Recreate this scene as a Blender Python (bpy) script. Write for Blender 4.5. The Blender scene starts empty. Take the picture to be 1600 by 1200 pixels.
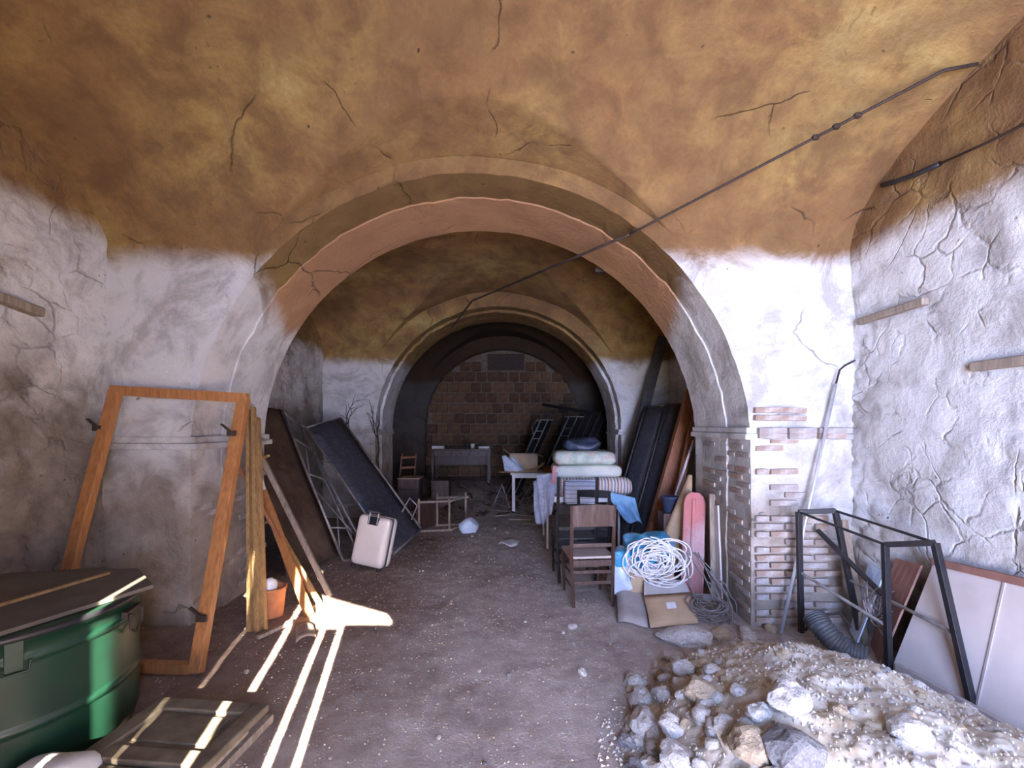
import bpy, bmesh, math, random
from mathutils import Vector, Matrix, noise
R = random.Random(7)
S = bpy.context.scene
C = S.collection
F, HY, EYE = 700.0, 664.0, 1.7
# ---------------------------------------------------------------- camera
cd = bpy.data.cameras.new('camera'); cam = bpy.data.objects.new('camera', cd); C.objects.link(cam)
cam.location = (0, 0, EYE); cam.rotation_euler = (math.pi/2, 0, 0)
cd.sensor_width = 36; cd.lens = 36*F/1600; cd.shift_y = (HY-600)/1600; cd.clip_start = .02; cd.clip_end = 200
S.camera = cam
# ---------------------------------------------------------------- light
S.view_settings.view_transform = 'Standard'; S.view_settings.look = 'None'
S.view_settings.gamma = 1; S.view_settings.use_curve_mapping = False; S.view_settings.exposure = 0.0
w = bpy.data.worlds.new('world'); S.world = w; w.use_nodes = True
w.node_tree.nodes['Background'].inputs[0].default_value = (.42, .62, 1, 1)
w.node_tree.nodes['Background'].inputs[1].default_value = 2.2
sl = bpy.data.lights.new('sun', 'SUN'); sl.energy = 260; sl.angle = .009; sl.color = (1, .93, .82)
so = bpy.data.objects.new('sun', sl); C.objects.link(so)
SUN = Vector((-.235, 1, -.445*1.027))
so.rotation_euler = SUN.to_track_quat('-Z', 'Y').to_euler(); so.location = (3, -8, 6)
def area(name, loc, d, sx, sy, e, col):
    l = bpy.data.lights.new(name, 'AREA'); l.shape = 'RECTANGLE'; l.size = sx; l.size_y = sy; l.energy = e; l.color = col
    o = bpy.data.objects.new(name, l); C.objects.link(o); o.location = loc
    o.rotation_euler = Vector(d).to_track_quat('-Z', 'Z').to_euler(); return o
# the open half of the doorway behind the camera: blue shade-side sky, and an added warm lamp standing in for bounce off the sunny yard
area('doorway_skylight', (.62, -2.5, 1.75), (.10, 1, -.02), 2.3, 3.2, 1220, (.37, .525, 1.0))
area('yard_bounce_fill', (.75, -1.1, .55), (-.12, .75, .62), 2.7, .9, 225, (1, .70, .38))

# ---------------------------------------------------------------- helpers
def at(px, py, Y): return Vector(((px-800)/F*Y, Y, EYE-(py-HY)/F*Y))
def fl(px, py, z=0.0):
    Y = (EYE-z)*F/(py-HY); return Vector(((px-800)/F*Y, Y, z))
def sm(a, b, x):
    t = min(1, max(0, (x-a)/(b-a))); return t*t*(3-2*t)
def floor_z(x, y):
    z = .27*sm(8.3, 11.2, y)
    z += .012*noise.noise((x*2.1, y*2.1, 3)) + .008*noise.noise((x*7, y*7, 1))
    return z
class MB:
    def __init__(s): s.v = []; s.f = []
    def add(s, vs, fs):
        n = len(s.v); s.v += [tuple(v) for v in vs]; s.f += [tuple(i+n for i in f) for f in fs]; return s
    def beam(s, a, b, w, d, up=(0, 0, 1), roll=0):
        a = Vector(a); b = Vector(b); t = (b-a).normalized(); u = Vector(up)
        if abs(t.dot(u.normalized())) > .98: u = Vector((0, 1, 0))
        x = t.cross(u).normalized(); y = x.cross(t).normalized()
        if roll:
            q = Matrix.Rotation(roll, 3, t); x = q@x; y = q@y
        x = x*w/2; y = y*d/2
        vs = [a-x-y, a+x-y, a+x+y, a-x+y, b-x-y, b+x-y, b+x+y, b-x+y]
        return s.add(vs, [(3, 2, 1, 0), (4, 5, 6, 7), (0, 1, 5, 4), (1, 2, 6, 5), (2, 3, 7, 6), (3, 0, 4, 7)])
    def box(s, c, d, rz=0, m=None):
        c = Vector(c); h = Vector(d)/2
        M = m if m else Matrix.Rotation(rz, 3, 'Z')
        vs = [c+M@Vector((i*h.x, j*h.y, k*h.z)) for k in (-1, 1) for (i, j) in ((-1, -1), (1, -1), (1, 1), (-1, 1))]
        return s.add(vs, [(3, 2, 1, 0), (4, 5, 6, 7), (0, 1, 5, 4), (1, 2, 6, 5), (2, 3, 7, 6), (3, 0, 4, 7)])
    def tube(s, pts, r, n=8, cap=True):
        pts = [Vector(p) for p in pts]; rr = r if hasattr(r, '__len__') else [r]*len(pts)
        vs = []; px = None
        for i, p in enumerate(pts):
            t = (pts[min(i+1, len(pts)-1)]-pts[max(i-1, 0)])
            t = t.normalized() if t.length > 1e-9 else Vector((0, 0, 1))
            if px is None:
                u = Vector((0, 0, 1)) if abs(t.z) < .9 else Vector((1, 0, 0)); px = t.cross(u).normalized()
            else:
                px = (px-t*px.dot(t)); px = px.normalized() if px.length > 1e-6 else t.orthogonal().normalized()
            py = t.cross(px)
            for k in range(n):
                a = 2*math.pi*k/n; vs.append(p+(px*math.cos(a)+py*math.sin(a))*rr[i])
        fs = [(i*n+k, i*n+(k+1) % n, (i+1)*n+(k+1) % n, (i+1)*n+k) for i in range(len(pts)-1) for k in range(n)]
        if cap: fs += [tuple(range(n-1, -1, -1)), tuple((len(pts)-1)*n+k for k in range(n))]
        return s.add(vs, fs)
    def lathe(s, c, prof, n=32, close=True):
        c = Vector(c); vs = [c+Vector((r*math.cos(2*math.pi*k/n), r*math.sin(2*math.pi*k/n), z)) for (r, z) in prof for k in range(n)]
        m = len(prof)
        fs = [(i*n+k, i*n+(k+1) % n, (i+1)*n+(k+1) % n, (i+1)*n+k) for i in range(m-1) for k in range(n)]
        if close: fs += [tuple(range(n-1, -1, -1)), tuple((m-1)*n+k for k in range(n))]
        return s.add(vs, fs)
    def prism(s, pts, off):
        pts = [Vector(p) for p in pts]; n = len(pts); o = Vector(off)
        return s.add(pts+[p+o for p in pts], [tuple(range(n-1, -1, -1)), tuple(range(n, 2*n))]+[(i, (i+1) % n, (i+1) % n+n, i+n) for i in range(n)])
    def sheet(s, bl, br, tr, tl, nx, ny, th, disp=None):
        bl, br, tr, tl = map(Vector, (bl, br, tr, tl)); nrm = (br-bl).cross(tl-bl).normalized()
        g = []
        for j in range(ny+1):
            for i in range(nx+1):
                u = i/nx; v = j/ny; p = (bl*(1-u)+br*u)*(1-v)+(tl*(1-u)+tr*u)*v
                if disp: p = p+disp(u, v, nrm)
                g.append(p)
        N = (nx+1)*(ny+1); vs = [p-nrm*th/2 for p in g]+[p+nrm*th/2 for p in g]; fs = []
        for j in range(ny):
            for i in range(nx):
                a = j*(nx+1)+i; fs.append((a, a+nx+1, a+nx+2, a+1)); fs.append((N+a, N+a+1, N+a+nx+2, N+a+nx+1))
        rim = [i for i in range(nx+1)]+[j*(nx+1)+nx for j in range(1, ny+1)]+[ny*(nx+1)+i for i in range(nx-1, -1, -1)]+[j*(nx+1) for j in range(ny-1, 0, -1)]
        for k in range(len(rim)):
            a = rim[k]; b = rim[(k+1) % len(rim)]; fs.append((a, b, b+N, a+N))
        return s.add(vs, fs)
    def soft(s, c, d, r, n=8, nz=0, sc=4, m=None, seed=0):
        c = Vector(c); h = Vector(d)/2; r = min(r, min(h)*.999); M = m or Matrix.Identity(3)
        bm = bmesh.new(); bmesh.ops.create_cube(bm, size=2); bmesh.ops.subdivide_edges(bm, edges=bm.edges[:], cuts=n, use_grid_fill=True)
        vs = []
        for v in bm.verts:
            q = Vector([math.copysign(abs(t)**.75, t) for t in v.co]); p = Vector((q.x*h.x, q.y*h.y, q.z*h.z))
            inn = Vector([max(-(h[i]-r), min(h[i]-r, p[i])) for i in range(3)]); dd = p-inn
            if dd.length > 1e-6: p = inn+dd.normalized()*min(r, max(dd.length, r if dd.length > r else dd.length))
            if nz: p = p+noise.noise_vector(p*sc+Vector((seed, seed*2, 0)))*nz
            vs.append(c+M@p)
        bm.verts.index_update(); fs = [tuple(v.index for v in f.verts) for f in bm.faces]; bm.free()
        return s.add(vs, fs)
    def mesh(s, name):
        me = bpy.data.meshes.new(name); me.from_pydata(s.v, [], s.f); me.validate(); me.update()
        bm = bmesh.new(); bm.from_mesh(me); bmesh.ops.recalc_face_normals(bm, faces=bm.faces); bm.to_mesh(me); bm.free(); return me
def ob(name, mb, m, parent=None, smooth=False, bevel=0, label=None):
    me = mb.mesh(name) if isinstance(mb, MB) else mb
    if len(me.materials) == 0: me.materials.append(m)
    if smooth:
        for p in me.polygons: p.use_smooth = True
    o = bpy.data.objects.new(name, me); C.objects.link(o)
    if bevel:
        b = o.modifiers.new('bevel', 'BEVEL'); b.width = bevel; b.segments = 2; b.limit_method = 'ANGLE'
    if parent:
        o.parent = parent; o.matrix_parent_inverse = Matrix.Translation(-parent.location) if parent.type == 'EMPTY' else Matrix.Identity(4)
    if label: o['label'] = label
    return o
def tag(o, label, cat, group=None):
    o['label'] = label; o['category'] = cat
    if group: o['group'] = group
    return o
def thing(name, label, cat, loc, group=None):
    e = bpy.data.objects.new(name, None); C.objects.link(e); e.location = loc; e.empty_display_size = .1
    return tag(e, label, cat, group)
def struct(name, mb, m, smooth=False, parent=None, bevel=0):
    o = ob(name, mb, m, parent, smooth, bevel)
    if not parent: o['kind'] = 'structure'
    return o

# ---------------------------------------------------------------- materials
def newmat(name):
    m = bpy.data.materials.new(name); m.use_nodes = True; nt = m.node_tree
    return m, nt, nt.nodes, nt.links, nt.nodes['Principled BSDF']
def nz(nt, vec, scale, detail=6, rough=.6, dist=0):
    n = nt.nodes.new('ShaderNodeTexNoise'); n.inputs['Scale'].default_value = scale; n.inputs['Detail'].default_value = detail
    n.inputs['Roughness'].default_value = rough; n.inputs['Distortion'].default_value = dist
    if vec is not None: nt.links.new(vec, n.inputs['Vector'])
    return n.outputs['Fac']
def ramp(nt, fac, stops, interp='LINEAR'):
    n = nt.nodes.new('ShaderNodeValToRGB'); cr = n.color_ramp; cr.interpolation = interp
    while len(cr.elements) < len(stops): cr.elements.new(.5)
    for e, (p, c) in zip(cr.elements, stops):
        e.position = p; e.color = (c[0], c[1], c[2], 1) if hasattr(c, '__len__') else (c, c, c, 1)
    nt.links.new(fac, n.inputs[0]); return n.outputs[0]
def mix(nt, fac, a, b, mode='MIX'):
    n = nt.nodes.new('ShaderNodeMix'); n.data_type = 'RGBA'; n.blend_type = mode
    for sock, val in ((n.inputs[0], fac), (n.inputs[6], a), (n.inputs[7], b)):
        if hasattr(val, 'links'): nt.links.new(val, sock)
        elif hasattr(val, '__len__'): sock.default_value = (*val[:3], 1)
        else: sock.default_value = val
    return n.outputs[2]
def ma(nt, op, a, b=None, c=None):
    n = nt.nodes.new('ShaderNodeMath'); n.operation = op
    for i, val in enumerate((a, b, c)):
        if val is None: continue
        if hasattr(val, 'links'): nt.links.new(val, n.inputs[i])
        else: n.inputs[i].default_value = val
    return n.outputs[0]
def bump(nt, bsdf, h, strength=.5, dist=.02):
    n = nt.nodes.new('ShaderNodeBump'); n.inputs['Strength'].default_value = strength; n.inputs['Distance'].default_value = dist
    nt.links.new(h, n.inputs['Height']); nt.links.new(n.outputs[0], bsdf.inputs['Normal'])
def simple(name, c1, c2=None, rough=.7, metal=0, scale=12, bstr=.2, stretch=(1, 1, 1), dirt=None):
    m, nt, N, L, b = newmat(name)
    tc = N.new('ShaderNodeTexCoord'); mp = N.new('ShaderNodeMapping'); mp.inputs['Scale'].default_value = stretch
    L.new(tc.outputs['Object'], mp.inputs[0]); v = mp.outputs[0]
    c2 = c2 or tuple(x*.7 for x in c1)
    f = nz(nt, v, scale, 6, .6)
    col = ramp(nt, f, [(.3, c2), (.68, c1)])
    if dirt:
        f2 = nz(nt, v, scale*.35, 8, .7); col = mix(nt, ramp(nt, f2, [(.5, 0), (.68, 1)]), col, dirt)
    L.new(col, b.inputs['Base Color']); b.inputs['Roughness'].default_value = rough; b.inputs['Metallic'].default_value = metal
    if rough > .75: b.inputs['Specular IOR Level'].default_value = .15
    if bstr: bump(nt, b, f, bstr, .01)
    return m
def wood(name, c1, c2, rough=.6, axis='Z', dirt=None):
    st = {'X': (1, 9, 9), 'Y': (9, 1, 9), 'Z': (9, 9, 1)}[axis]
    return simple(name, c1, c2, rough, 0, 5, .25, st, dirt)
def stripes(name, cols, width, axis='X', rough=.9, ang=0):
    m, nt, N, L, b = newmat(name)
    tc = N.new('ShaderNodeTexCoord'); sp = N.new('ShaderNodeSeparateXYZ'); L.new(tc.outputs['Object'], sp.inputs[0])
    t = ma(nt, 'FRACT', ma(nt, 'DIVIDE', ma(nt, 'ADD', sp.outputs[axis], ma(nt, 'MULTIPLY', nz(nt, tc.outputs['Object'], 5, 2), .02)), width))
    n = len(cols); col = ramp(nt, t, [(i/n, c) for i, c in enumerate(cols)], 'CONSTANT')
    f = nz(nt, tc.outputs['Object'], 30, 4); col = mix(nt, .25, col, ramp(nt, f, [(.3, (.3, .3, .3)), (.7, (1, 1, 1))]), 'MULTIPLY')
    L.new(col, b.inputs['Base Color']); b.inputs['Roughness'].default_value = rough; bump(nt, b, f, .3, .01); return m

def plaster(name, zb=3.12, base=0, stonework=0, red=0.0, end_shade=0, bk=1.0, dk=0):
    """old lime plaster: ochre with warm bounce light painted in above zb, whitewash below, bare grimy patches low down, hairline cracks"""
    m, nt, N, L, b = newmat(name)
    g = N.new('ShaderNodeNewGeometry'); P = g.outputs['Position']
    sp = N.new('ShaderNodeSeparateXYZ'); L.new(P, sp.inputs[0]); x, y, z = sp.outputs
    n1 = nz(nt, P, .9, 7, .62); n2 = nz(nt, P, 3.6, 8, .68, .4); n3 = nz(nt, P, 26, 6, .7); n4 = nz(nt, P, 1.7, 9, .7, 1.0)
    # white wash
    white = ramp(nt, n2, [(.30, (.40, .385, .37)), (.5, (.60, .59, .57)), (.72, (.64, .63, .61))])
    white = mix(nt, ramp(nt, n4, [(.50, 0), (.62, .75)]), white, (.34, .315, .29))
    # ochre plaster, with the warm bounce light painted into it
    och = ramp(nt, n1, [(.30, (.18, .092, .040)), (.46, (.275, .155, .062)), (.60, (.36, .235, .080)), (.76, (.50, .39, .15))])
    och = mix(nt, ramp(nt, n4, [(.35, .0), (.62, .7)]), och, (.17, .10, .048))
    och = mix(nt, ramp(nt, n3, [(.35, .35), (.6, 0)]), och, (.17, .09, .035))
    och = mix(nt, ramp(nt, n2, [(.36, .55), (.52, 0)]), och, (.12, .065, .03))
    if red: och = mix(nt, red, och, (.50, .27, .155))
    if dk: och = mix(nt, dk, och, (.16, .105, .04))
    # painted break from skylight to warm bounce, a little lower in the second bay
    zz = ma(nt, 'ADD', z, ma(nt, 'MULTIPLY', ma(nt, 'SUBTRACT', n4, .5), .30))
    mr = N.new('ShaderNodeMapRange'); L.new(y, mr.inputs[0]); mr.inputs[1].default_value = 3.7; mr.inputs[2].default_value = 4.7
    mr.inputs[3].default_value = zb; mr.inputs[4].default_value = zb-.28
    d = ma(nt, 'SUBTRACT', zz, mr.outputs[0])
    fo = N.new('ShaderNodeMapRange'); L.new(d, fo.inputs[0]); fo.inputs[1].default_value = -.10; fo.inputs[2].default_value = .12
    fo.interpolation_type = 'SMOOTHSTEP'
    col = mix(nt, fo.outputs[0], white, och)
    # bare render low down
    lo = ma(nt, 'ADD', z, ma(nt, 'MULTIPLY', ma(nt, 'SUBTRACT', n1, .5), 3.2+base))
    fl_ = N.new('ShaderNodeMapRange'); L.new(lo, fl_.inputs[0]); fl_.inputs[1].default_value = 1.7+base; fl_.inputs[2].default_value = .7+base
    bare = ramp(nt, n2, [(.3, (.145*bk, .105*bk, .075*bk)), (.55, (.27*bk, .205*bk, .15*bk)), (.75, (.38*bk, .31*bk, .24*bk))])
    col = mix(nt, ma(nt, 'MULTIPLY', fl_.outputs[0], .85), col, bare)
    if end_shade:
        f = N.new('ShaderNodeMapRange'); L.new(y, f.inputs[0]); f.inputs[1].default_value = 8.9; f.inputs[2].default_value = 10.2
        col = mix(nt, ma(nt, 'MULTIPLY', f.outputs[0], .9), col, (.032, .022, .016))  # dimness of the end bay painted into the plaster
    # cracks
    wv = N.new('ShaderNodeMixRGB'); wv.blend_type = 'ADD'; wv.inputs[0].default_value = .35
    nc = N.new('ShaderNodeTexNoise'); nc.inputs['Scale'].default_value = 2.2; nc.inputs['Detail'].default_value = 6; L.new(P, nc.inputs['Vector'])
    L.new(P, wv.inputs[1]); L.new(nc.outputs['Color'], wv.inputs[2])
    vo = N.new('ShaderNodeTexVoronoi'); vo.feature = 'DISTANCE_TO_EDGE'; vo.inputs['Scale'].default_value = .85; L.new(wv.outputs[0], vo.inputs['Vector'])
    cr = ma(nt, 'MULTIPLY', ramp(nt, vo.outputs['Distance'], [(.0, 1), (.006, 0)]), ramp(nt, nz(nt, P, 1.3, 3), [(.55, 0), (.63, 1)]))
    col = mix(nt, ma(nt, 'MULTIPLY', cr, .55), col, (.05, .035, .025))
    # little pits
    vp = N.new('ShaderNodeTexVoronoi'); vp.inputs['Scale'].default_value = 9; L.new(wv.outputs[0], vp.inputs['Vector'])
    pit = ma(nt, 'MULTIPLY', ramp(nt, vp.outputs['Distance'], [(.06, 1), (.12, 0)]), ramp(nt, n2, [(.55, 0), (.62, 1)]))
    col = mix(nt, pit, col, (.06, .045, .035))
    h = ma(nt, 'ADD', ma(nt, 'MULTIPLY', n2, .6), ma(nt, 'MULTIPLY', n3, .25)); h = ma(nt, 'SUBTRACT', h, ma(nt, 'MULTIPLY', cr, .5)); h = ma(nt, 'SUBTRACT', h, ma(nt, 'MULTIPLY', pit, .4))
    if stonework:
        vs = N.new('ShaderNodeTexVoronoi'); vs.feature = 'DISTANCE_TO_EDGE'; vs.inputs['Scale'].default_value = 4.2; L.new(wv.outputs[0], vs.inputs['Vector'])
        joint = ma(nt, 'MULTIPLY', ramp(nt, vs.outputs['Distance'], [(0, 1), (.06, 0)]), ramp(nt, nz(nt, P, 2.3, 4), [(.48, 0), (.58, 1)]))
        h = ma(nt, 'SUBTRACT', h, ma(nt, 'MULTIPLY', joint, .3)); col = mix(nt, ma(nt, 'MULTIPLY', joint, .28), col, (.12, .10, .09))
    L.new(col, b.inputs['Base Color']); b.inputs['Roughness'].default_value = .95; b.inputs['Specular IOR Level'].default_value = .15
    bump(nt, b, h, .75, .045); return m

M = {}
M['vault'] = plaster('vault_plaster', end_shade=1)
M['pier'] = plaster('pier_plaster', red=.0, end_shade=1)
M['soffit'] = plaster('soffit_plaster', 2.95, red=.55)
M['band'] = plaster('arch_band_plaster', 3.0, red=0, end_shade=1, dk=.45)
M['wall_l'] = plaster('left_wall_plaster', 3.3, .9, 1, end_shade=1, bk=.62)  # bk darkens the low bare render: shade of the lower left painted in
M['wall_r'] = plaster('right_wall_plaster', 3.12, -.6, 1, end_shade=1)
def floor_mat():
    m, nt, N, L, b = newmat('earth_floor'); g = N.new('ShaderNodeNewGeometry'); P = g.outputs['Position']
    a = nz(nt, P, 1.1, 8, .65); c = nz(nt, P, 7, 8, .7); d = nz(nt, P, 55, 5, .7)
    col = ramp(nt, a, [(.3, (.22, .165, .14)), (.5, (.37, .31, .275)), (.7, (.50, .44, .40))])
    col = mix(nt, ramp(nt, c, [(.4, 0), (.75, .7)]), col, (.60, .55, .51))
    vo = N.new('ShaderNodeTexVoronoi'); vo.inputs['Scale'].default_value = 30; L.new(P, vo.inputs['Vector'])
    chip = ma(nt, 'MULTIPLY', ramp(nt, vo.outputs['Distance'], [(.18, 1), (.3, 0)]), ramp(nt, c, [(.5, 0), (.6, 1)]))
    col = mix(nt, ma(nt, 'MULTIPLY', chip, .6), col, (.78, .75, .71))
    # shade painted into the floor colour, darker and browner on the left side
    sx = N.new('ShaderNodeSeparateXYZ'); L.new(P, sx.inputs[0]); shd_ = N.new('ShaderNodeMapRange'); L.new(ma(nt, 'ADD', sx.outputs[0], ma(nt, 'MULTIPLY', a, 1.6)), shd_.inputs[0])
    shd_.inputs[1].default_value = .35; shd_.inputs[2].default_value = -.75; shd_.interpolation_type = 'SMOOTHSTEP'
    col = mix(nt, ma(nt, 'MULTIPLY', shd_.outputs[0], .75), col, mix(nt, 1.0, col, (.46, .33, .25), 'MULTIPLY'))
    L.new(col, b.inputs['Base Color']); b.inputs['Roughness'].default_value = .95; b.inputs['Specular IOR Level'].default_value = .2
    h = ma(nt, 'ADD', ma(nt, 'ADD', ma(nt, 'MULTIPLY', c, .6), ma(nt, 'MULTIPLY', d, .35)), ma(nt, 'MULTIPLY', chip, .3)); bump(nt, b, h, .9, .03); return m
M['floor'] = floor_mat()
M['earth'] = simple('mound_earth', (.60, .55, .47), (.36, .30, .23), .95, 0, 11, 1.0, dirt=(.36, .27, .15))
M['grit'] = simple('mound_grit', (.58, .53, .46), (.38, .32, .25), .95, 0, 9, .5)
M['soot'] = simple('sooty_black', (.012, .011, .012), (.007, .007, .007), .85, 0, 20, .2)
M['stone'] = simple('pale_rubble', (.64, .61, .57), (.36, .33, .30), .95, 0, 9, .8)
M['stone2'] = simple('buff_rubble', (.50, .41, .30), (.30, .22, .14), .95, 0, 9, .8)
M['stone3'] = simple('grey_rubble', (.30, .29, .29), (.16, .15, .15), .95, 0, 9, .8)
M['brick'] = simple('old_brick', (.38, .27, .21), (.25, .18, .14), .95, 0, 14, .7, dirt=(.5, .46, .43))
M['brick2'] = simple('limed_brick', (.36, .31, .28), (.26, .21, .185), .95, 0, 14, .7, dirt=(.46, .43, .41))
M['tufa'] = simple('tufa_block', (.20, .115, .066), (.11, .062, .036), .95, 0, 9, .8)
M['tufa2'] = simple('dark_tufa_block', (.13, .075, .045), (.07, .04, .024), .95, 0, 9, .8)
M['mortar'] = simple('mortar', (.22, .17, .13), (.12, .09, .07), .95, 0, 10, .5)
M['pine'] = wood('orange_pine', (.46, .20, .066), (.27, .105, .034), .5)
M['pine2'] = wood('golden_lath', (.46, .29, .12), (.26, .14, .05), .6, dirt=(.19, .12, .06))
M['greywood'] = wood('weathered_wood', (.33, .27, .21), (.17, .13, .10), .8)
M['darkwood'] = wood('dark_walnut', (.085, .040, .028), (.030, .015, .011), .45, dirt=(.11, .075, .065))
M['brownwood'] = wood('red_brown_wood', (.36, .145, .07), (.20, .075, .035), .55)
M['dustwood'] = simple('dusty_wood', (.21, .17, .12), (.09, .068, .045), .9, 0, 6, .4)
M['seat'] = wood('pale_seat_slats', (.50, .42, .38), (.30, .24, .22), .7, 'X')
M['black'] = simple('black_steel', (.022, .022, .026), (.012, .012, .014), .45, .2, 20, .1, dirt=(.035, .026, .022))
M['iron'] = simple('rusty_iron', (.07, .045, .035), (.03, .02, .016), .7, .4, 20, .3)
M['steel'] = simple('grey_tube', (.36, .34, .33), (.20, .18, .17), .45, .5, 15, .1, dirt=(.17, .10, .06))
M['alu'] = simple('aluminium_pole', (.72, .73, .76), (.55, .56, .6), .35, .6, 15, .05)
M['mesh'] = simple('dark_bed_mesh', (.055, .06, .08), (.03, .032, .045), .65, .2, 40, .4, (1, 1, 1), dirt=(.10, .095, .10))
M['rustsheet'] = simple('rusty_brown_sheet', (.115, .07, .045), (.05, .033, .024), .85, 0, 3, .3, dirt=(.17, .12, .085))
M['green'] = simple('green_enamel', (.006, .038, .019), (.004, .022, .011), .42, .0, 5, .15, dirt=(.015, .03, .022))
M['lid'] = simple('lid_board', (.13, .11, .085), (.065, .055, .042), .75, .0, 4, .3)
M['case'] = simple('beige_case', (.72, .63, .55), (.64, .55, .48), .4, 0, 4, .05)
M['terra'] = simple('terracotta', (.60, .25, .11), (.42, .16, .07), .8, 0, 8, .2)
M['white'] = simple('white_paint', (.76, .74, .72), (.6, .58, .56), .5, 0, 8, .1)
M['paper'] = simple('pale_paper', (.78, .77, .76), (.6, .58, .57), .85, 0, 12, .2)
M['card'] = simple('cardboard', (.55, .40, .26), (.42, .29, .18), .9, 0, 5, .15)
M['cardg'] = simple('dusty_cardboard', (.42, .38, .36), (.32, .28, .26), .9, 0, 5, .15)
M['bagblue'] = simple('blue_plastic', (.06, .40, .66), (.03, .25, .5), .35, 0, 10, .4, dirt=(.45, .65, .78))
M['bagclear'] = simple('milky_plastic', (.66, .72, .80), (.42, .52, .65), .3, 0, 10, .5)
M['rope'] = simple('white_cord', (.80, .78, .77), (.6, .57, .55), .8, 0, 30, .1)
M['cable'] = simple('grey_cable', (.24, .20, .19), (.12, .10, .10), .7, 0, 30, .1)
M['redp'] = simple('faded_red_plastic', (.56, .20, .19), (.42, .15, .15), .6, 0, 3, .1, dirt=(.52, .42, .42))
M['cloth'] = simple('grey_blue_cloth', (.42, .44, .52), (.26, .28, .36), .95, 0, 18, .5)
M['cloth2'] = simple('sky_blue_cloth', (.30, .50, .68), (.16, .32, .5), .9, 0, 9, .5)
M['navy'] = simple('navy_bag', (.055, .075, .13), (.02, .03, .06), .45, 0, 14, .6)
M['floral'] = simple('floral_ticking', (.66, .68, .60), (.30, .42, .34), .9, 0, 11, .3, dirt=(.62, .36, .34))
M['tick'] = simple('pale_ticking', (.70, .69, .62), (.52, .56, .50), .9, 0, 6, .3)
M['strip'] = stripes('striped_ticking', [(.66, .62, .60), (.30, .19, .14), (.66, .62, .60), (.42, .28, .2), (.7, .67, .66), (.26, .25, .32)], .13, 'X')
M['plaid'] = stripes('plaid_cushion', [(.6, .62, .68), (.22, .24, .33), (.62, .63, .68), (.42, .45, .54)], .055, 'Z')
M['pipe'] = simple('grey_corrugated_pipe', (.085, .085, .085), (.04, .042, .045), .6, 0, 9, .2)
M['board'] = simple('pinkish_panel', (.60, .535, .50), (.52, .455, .42), .6, 0, 2.5, .1, dirt=(.45, .38, .35))
M['trim'] = simple('panel_brown_edge', (.30, .15, .11), (.19, .09, .07), .7, 0, 8, .2)
M['twig'] = simple('dry_twig', (.07, .05, .04), (.03, .02, .018), .9, 0, 20, .3)
M['yard'] = simple('yard_ground', (.5, .42, .32), (.4, .33, .25), .95, 0, 2, .1)

# ---------------------------------------------------------------- building shell
XL, XR = -3.45, 2.88
YR = -1.2
def grid_surface(fn, us, vs):
    mb = MB(); nu = len(us); mb.v = [tuple(fn(u, v)) for v in vs for u in us]
    mb.f = [(j*nu+i, j*nu+i+1, (j+1)*nu+i+1, (j+1)*nu+i) for j in range(len(vs)-1) for i in range(nu-1)]; return mb
def lin(a, b, n): return [a+(b-a)*i/n for i in range(n+1)]
def floor_fn(x, y): return (x, y, floor_z(x, y))
struct('floor', grid_surface(floor_fn, lin(XL-.3, XR+.3, 130), lin(YR-.3, 12.7, 280)), M['floor'], True)

def stone_disp(y, z, seed, amp):
    p = Vector((y*5.2+noise.noise((y, z, seed))*.8, z*7.5+noise.noise((z*2, y*2, seed))*.6, seed)); d, _ = noise.voronoi(p)
    e = d[1]-d[0]; msk = sm(-.1, .25, noise.noise((y*.8, z*.8, seed+5)))
    return amp*(sm(0, .25, e)-.8)*msk+.035*noise.noise((y*.9, z*.9, seed))+.012*noise.noise((y*6, z*6, seed))
def wl(y, z): return (XL+stone_disp(y, z, 2.3, .022), y, z)
def wr(y, z): return (XR-stone_disp(y, z, 8.1, .024), y, z)
ys = lin(YR, 1.2, 24)+lin(1.25, 4.0, 92)+lin(4.1, 12.5, 120); zs = lin(-.1, 4.9, 166)
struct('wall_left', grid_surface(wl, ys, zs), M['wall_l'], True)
struct('wall_right', grid_surface(wr, ys, zs), M['wall_r'], True)

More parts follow.
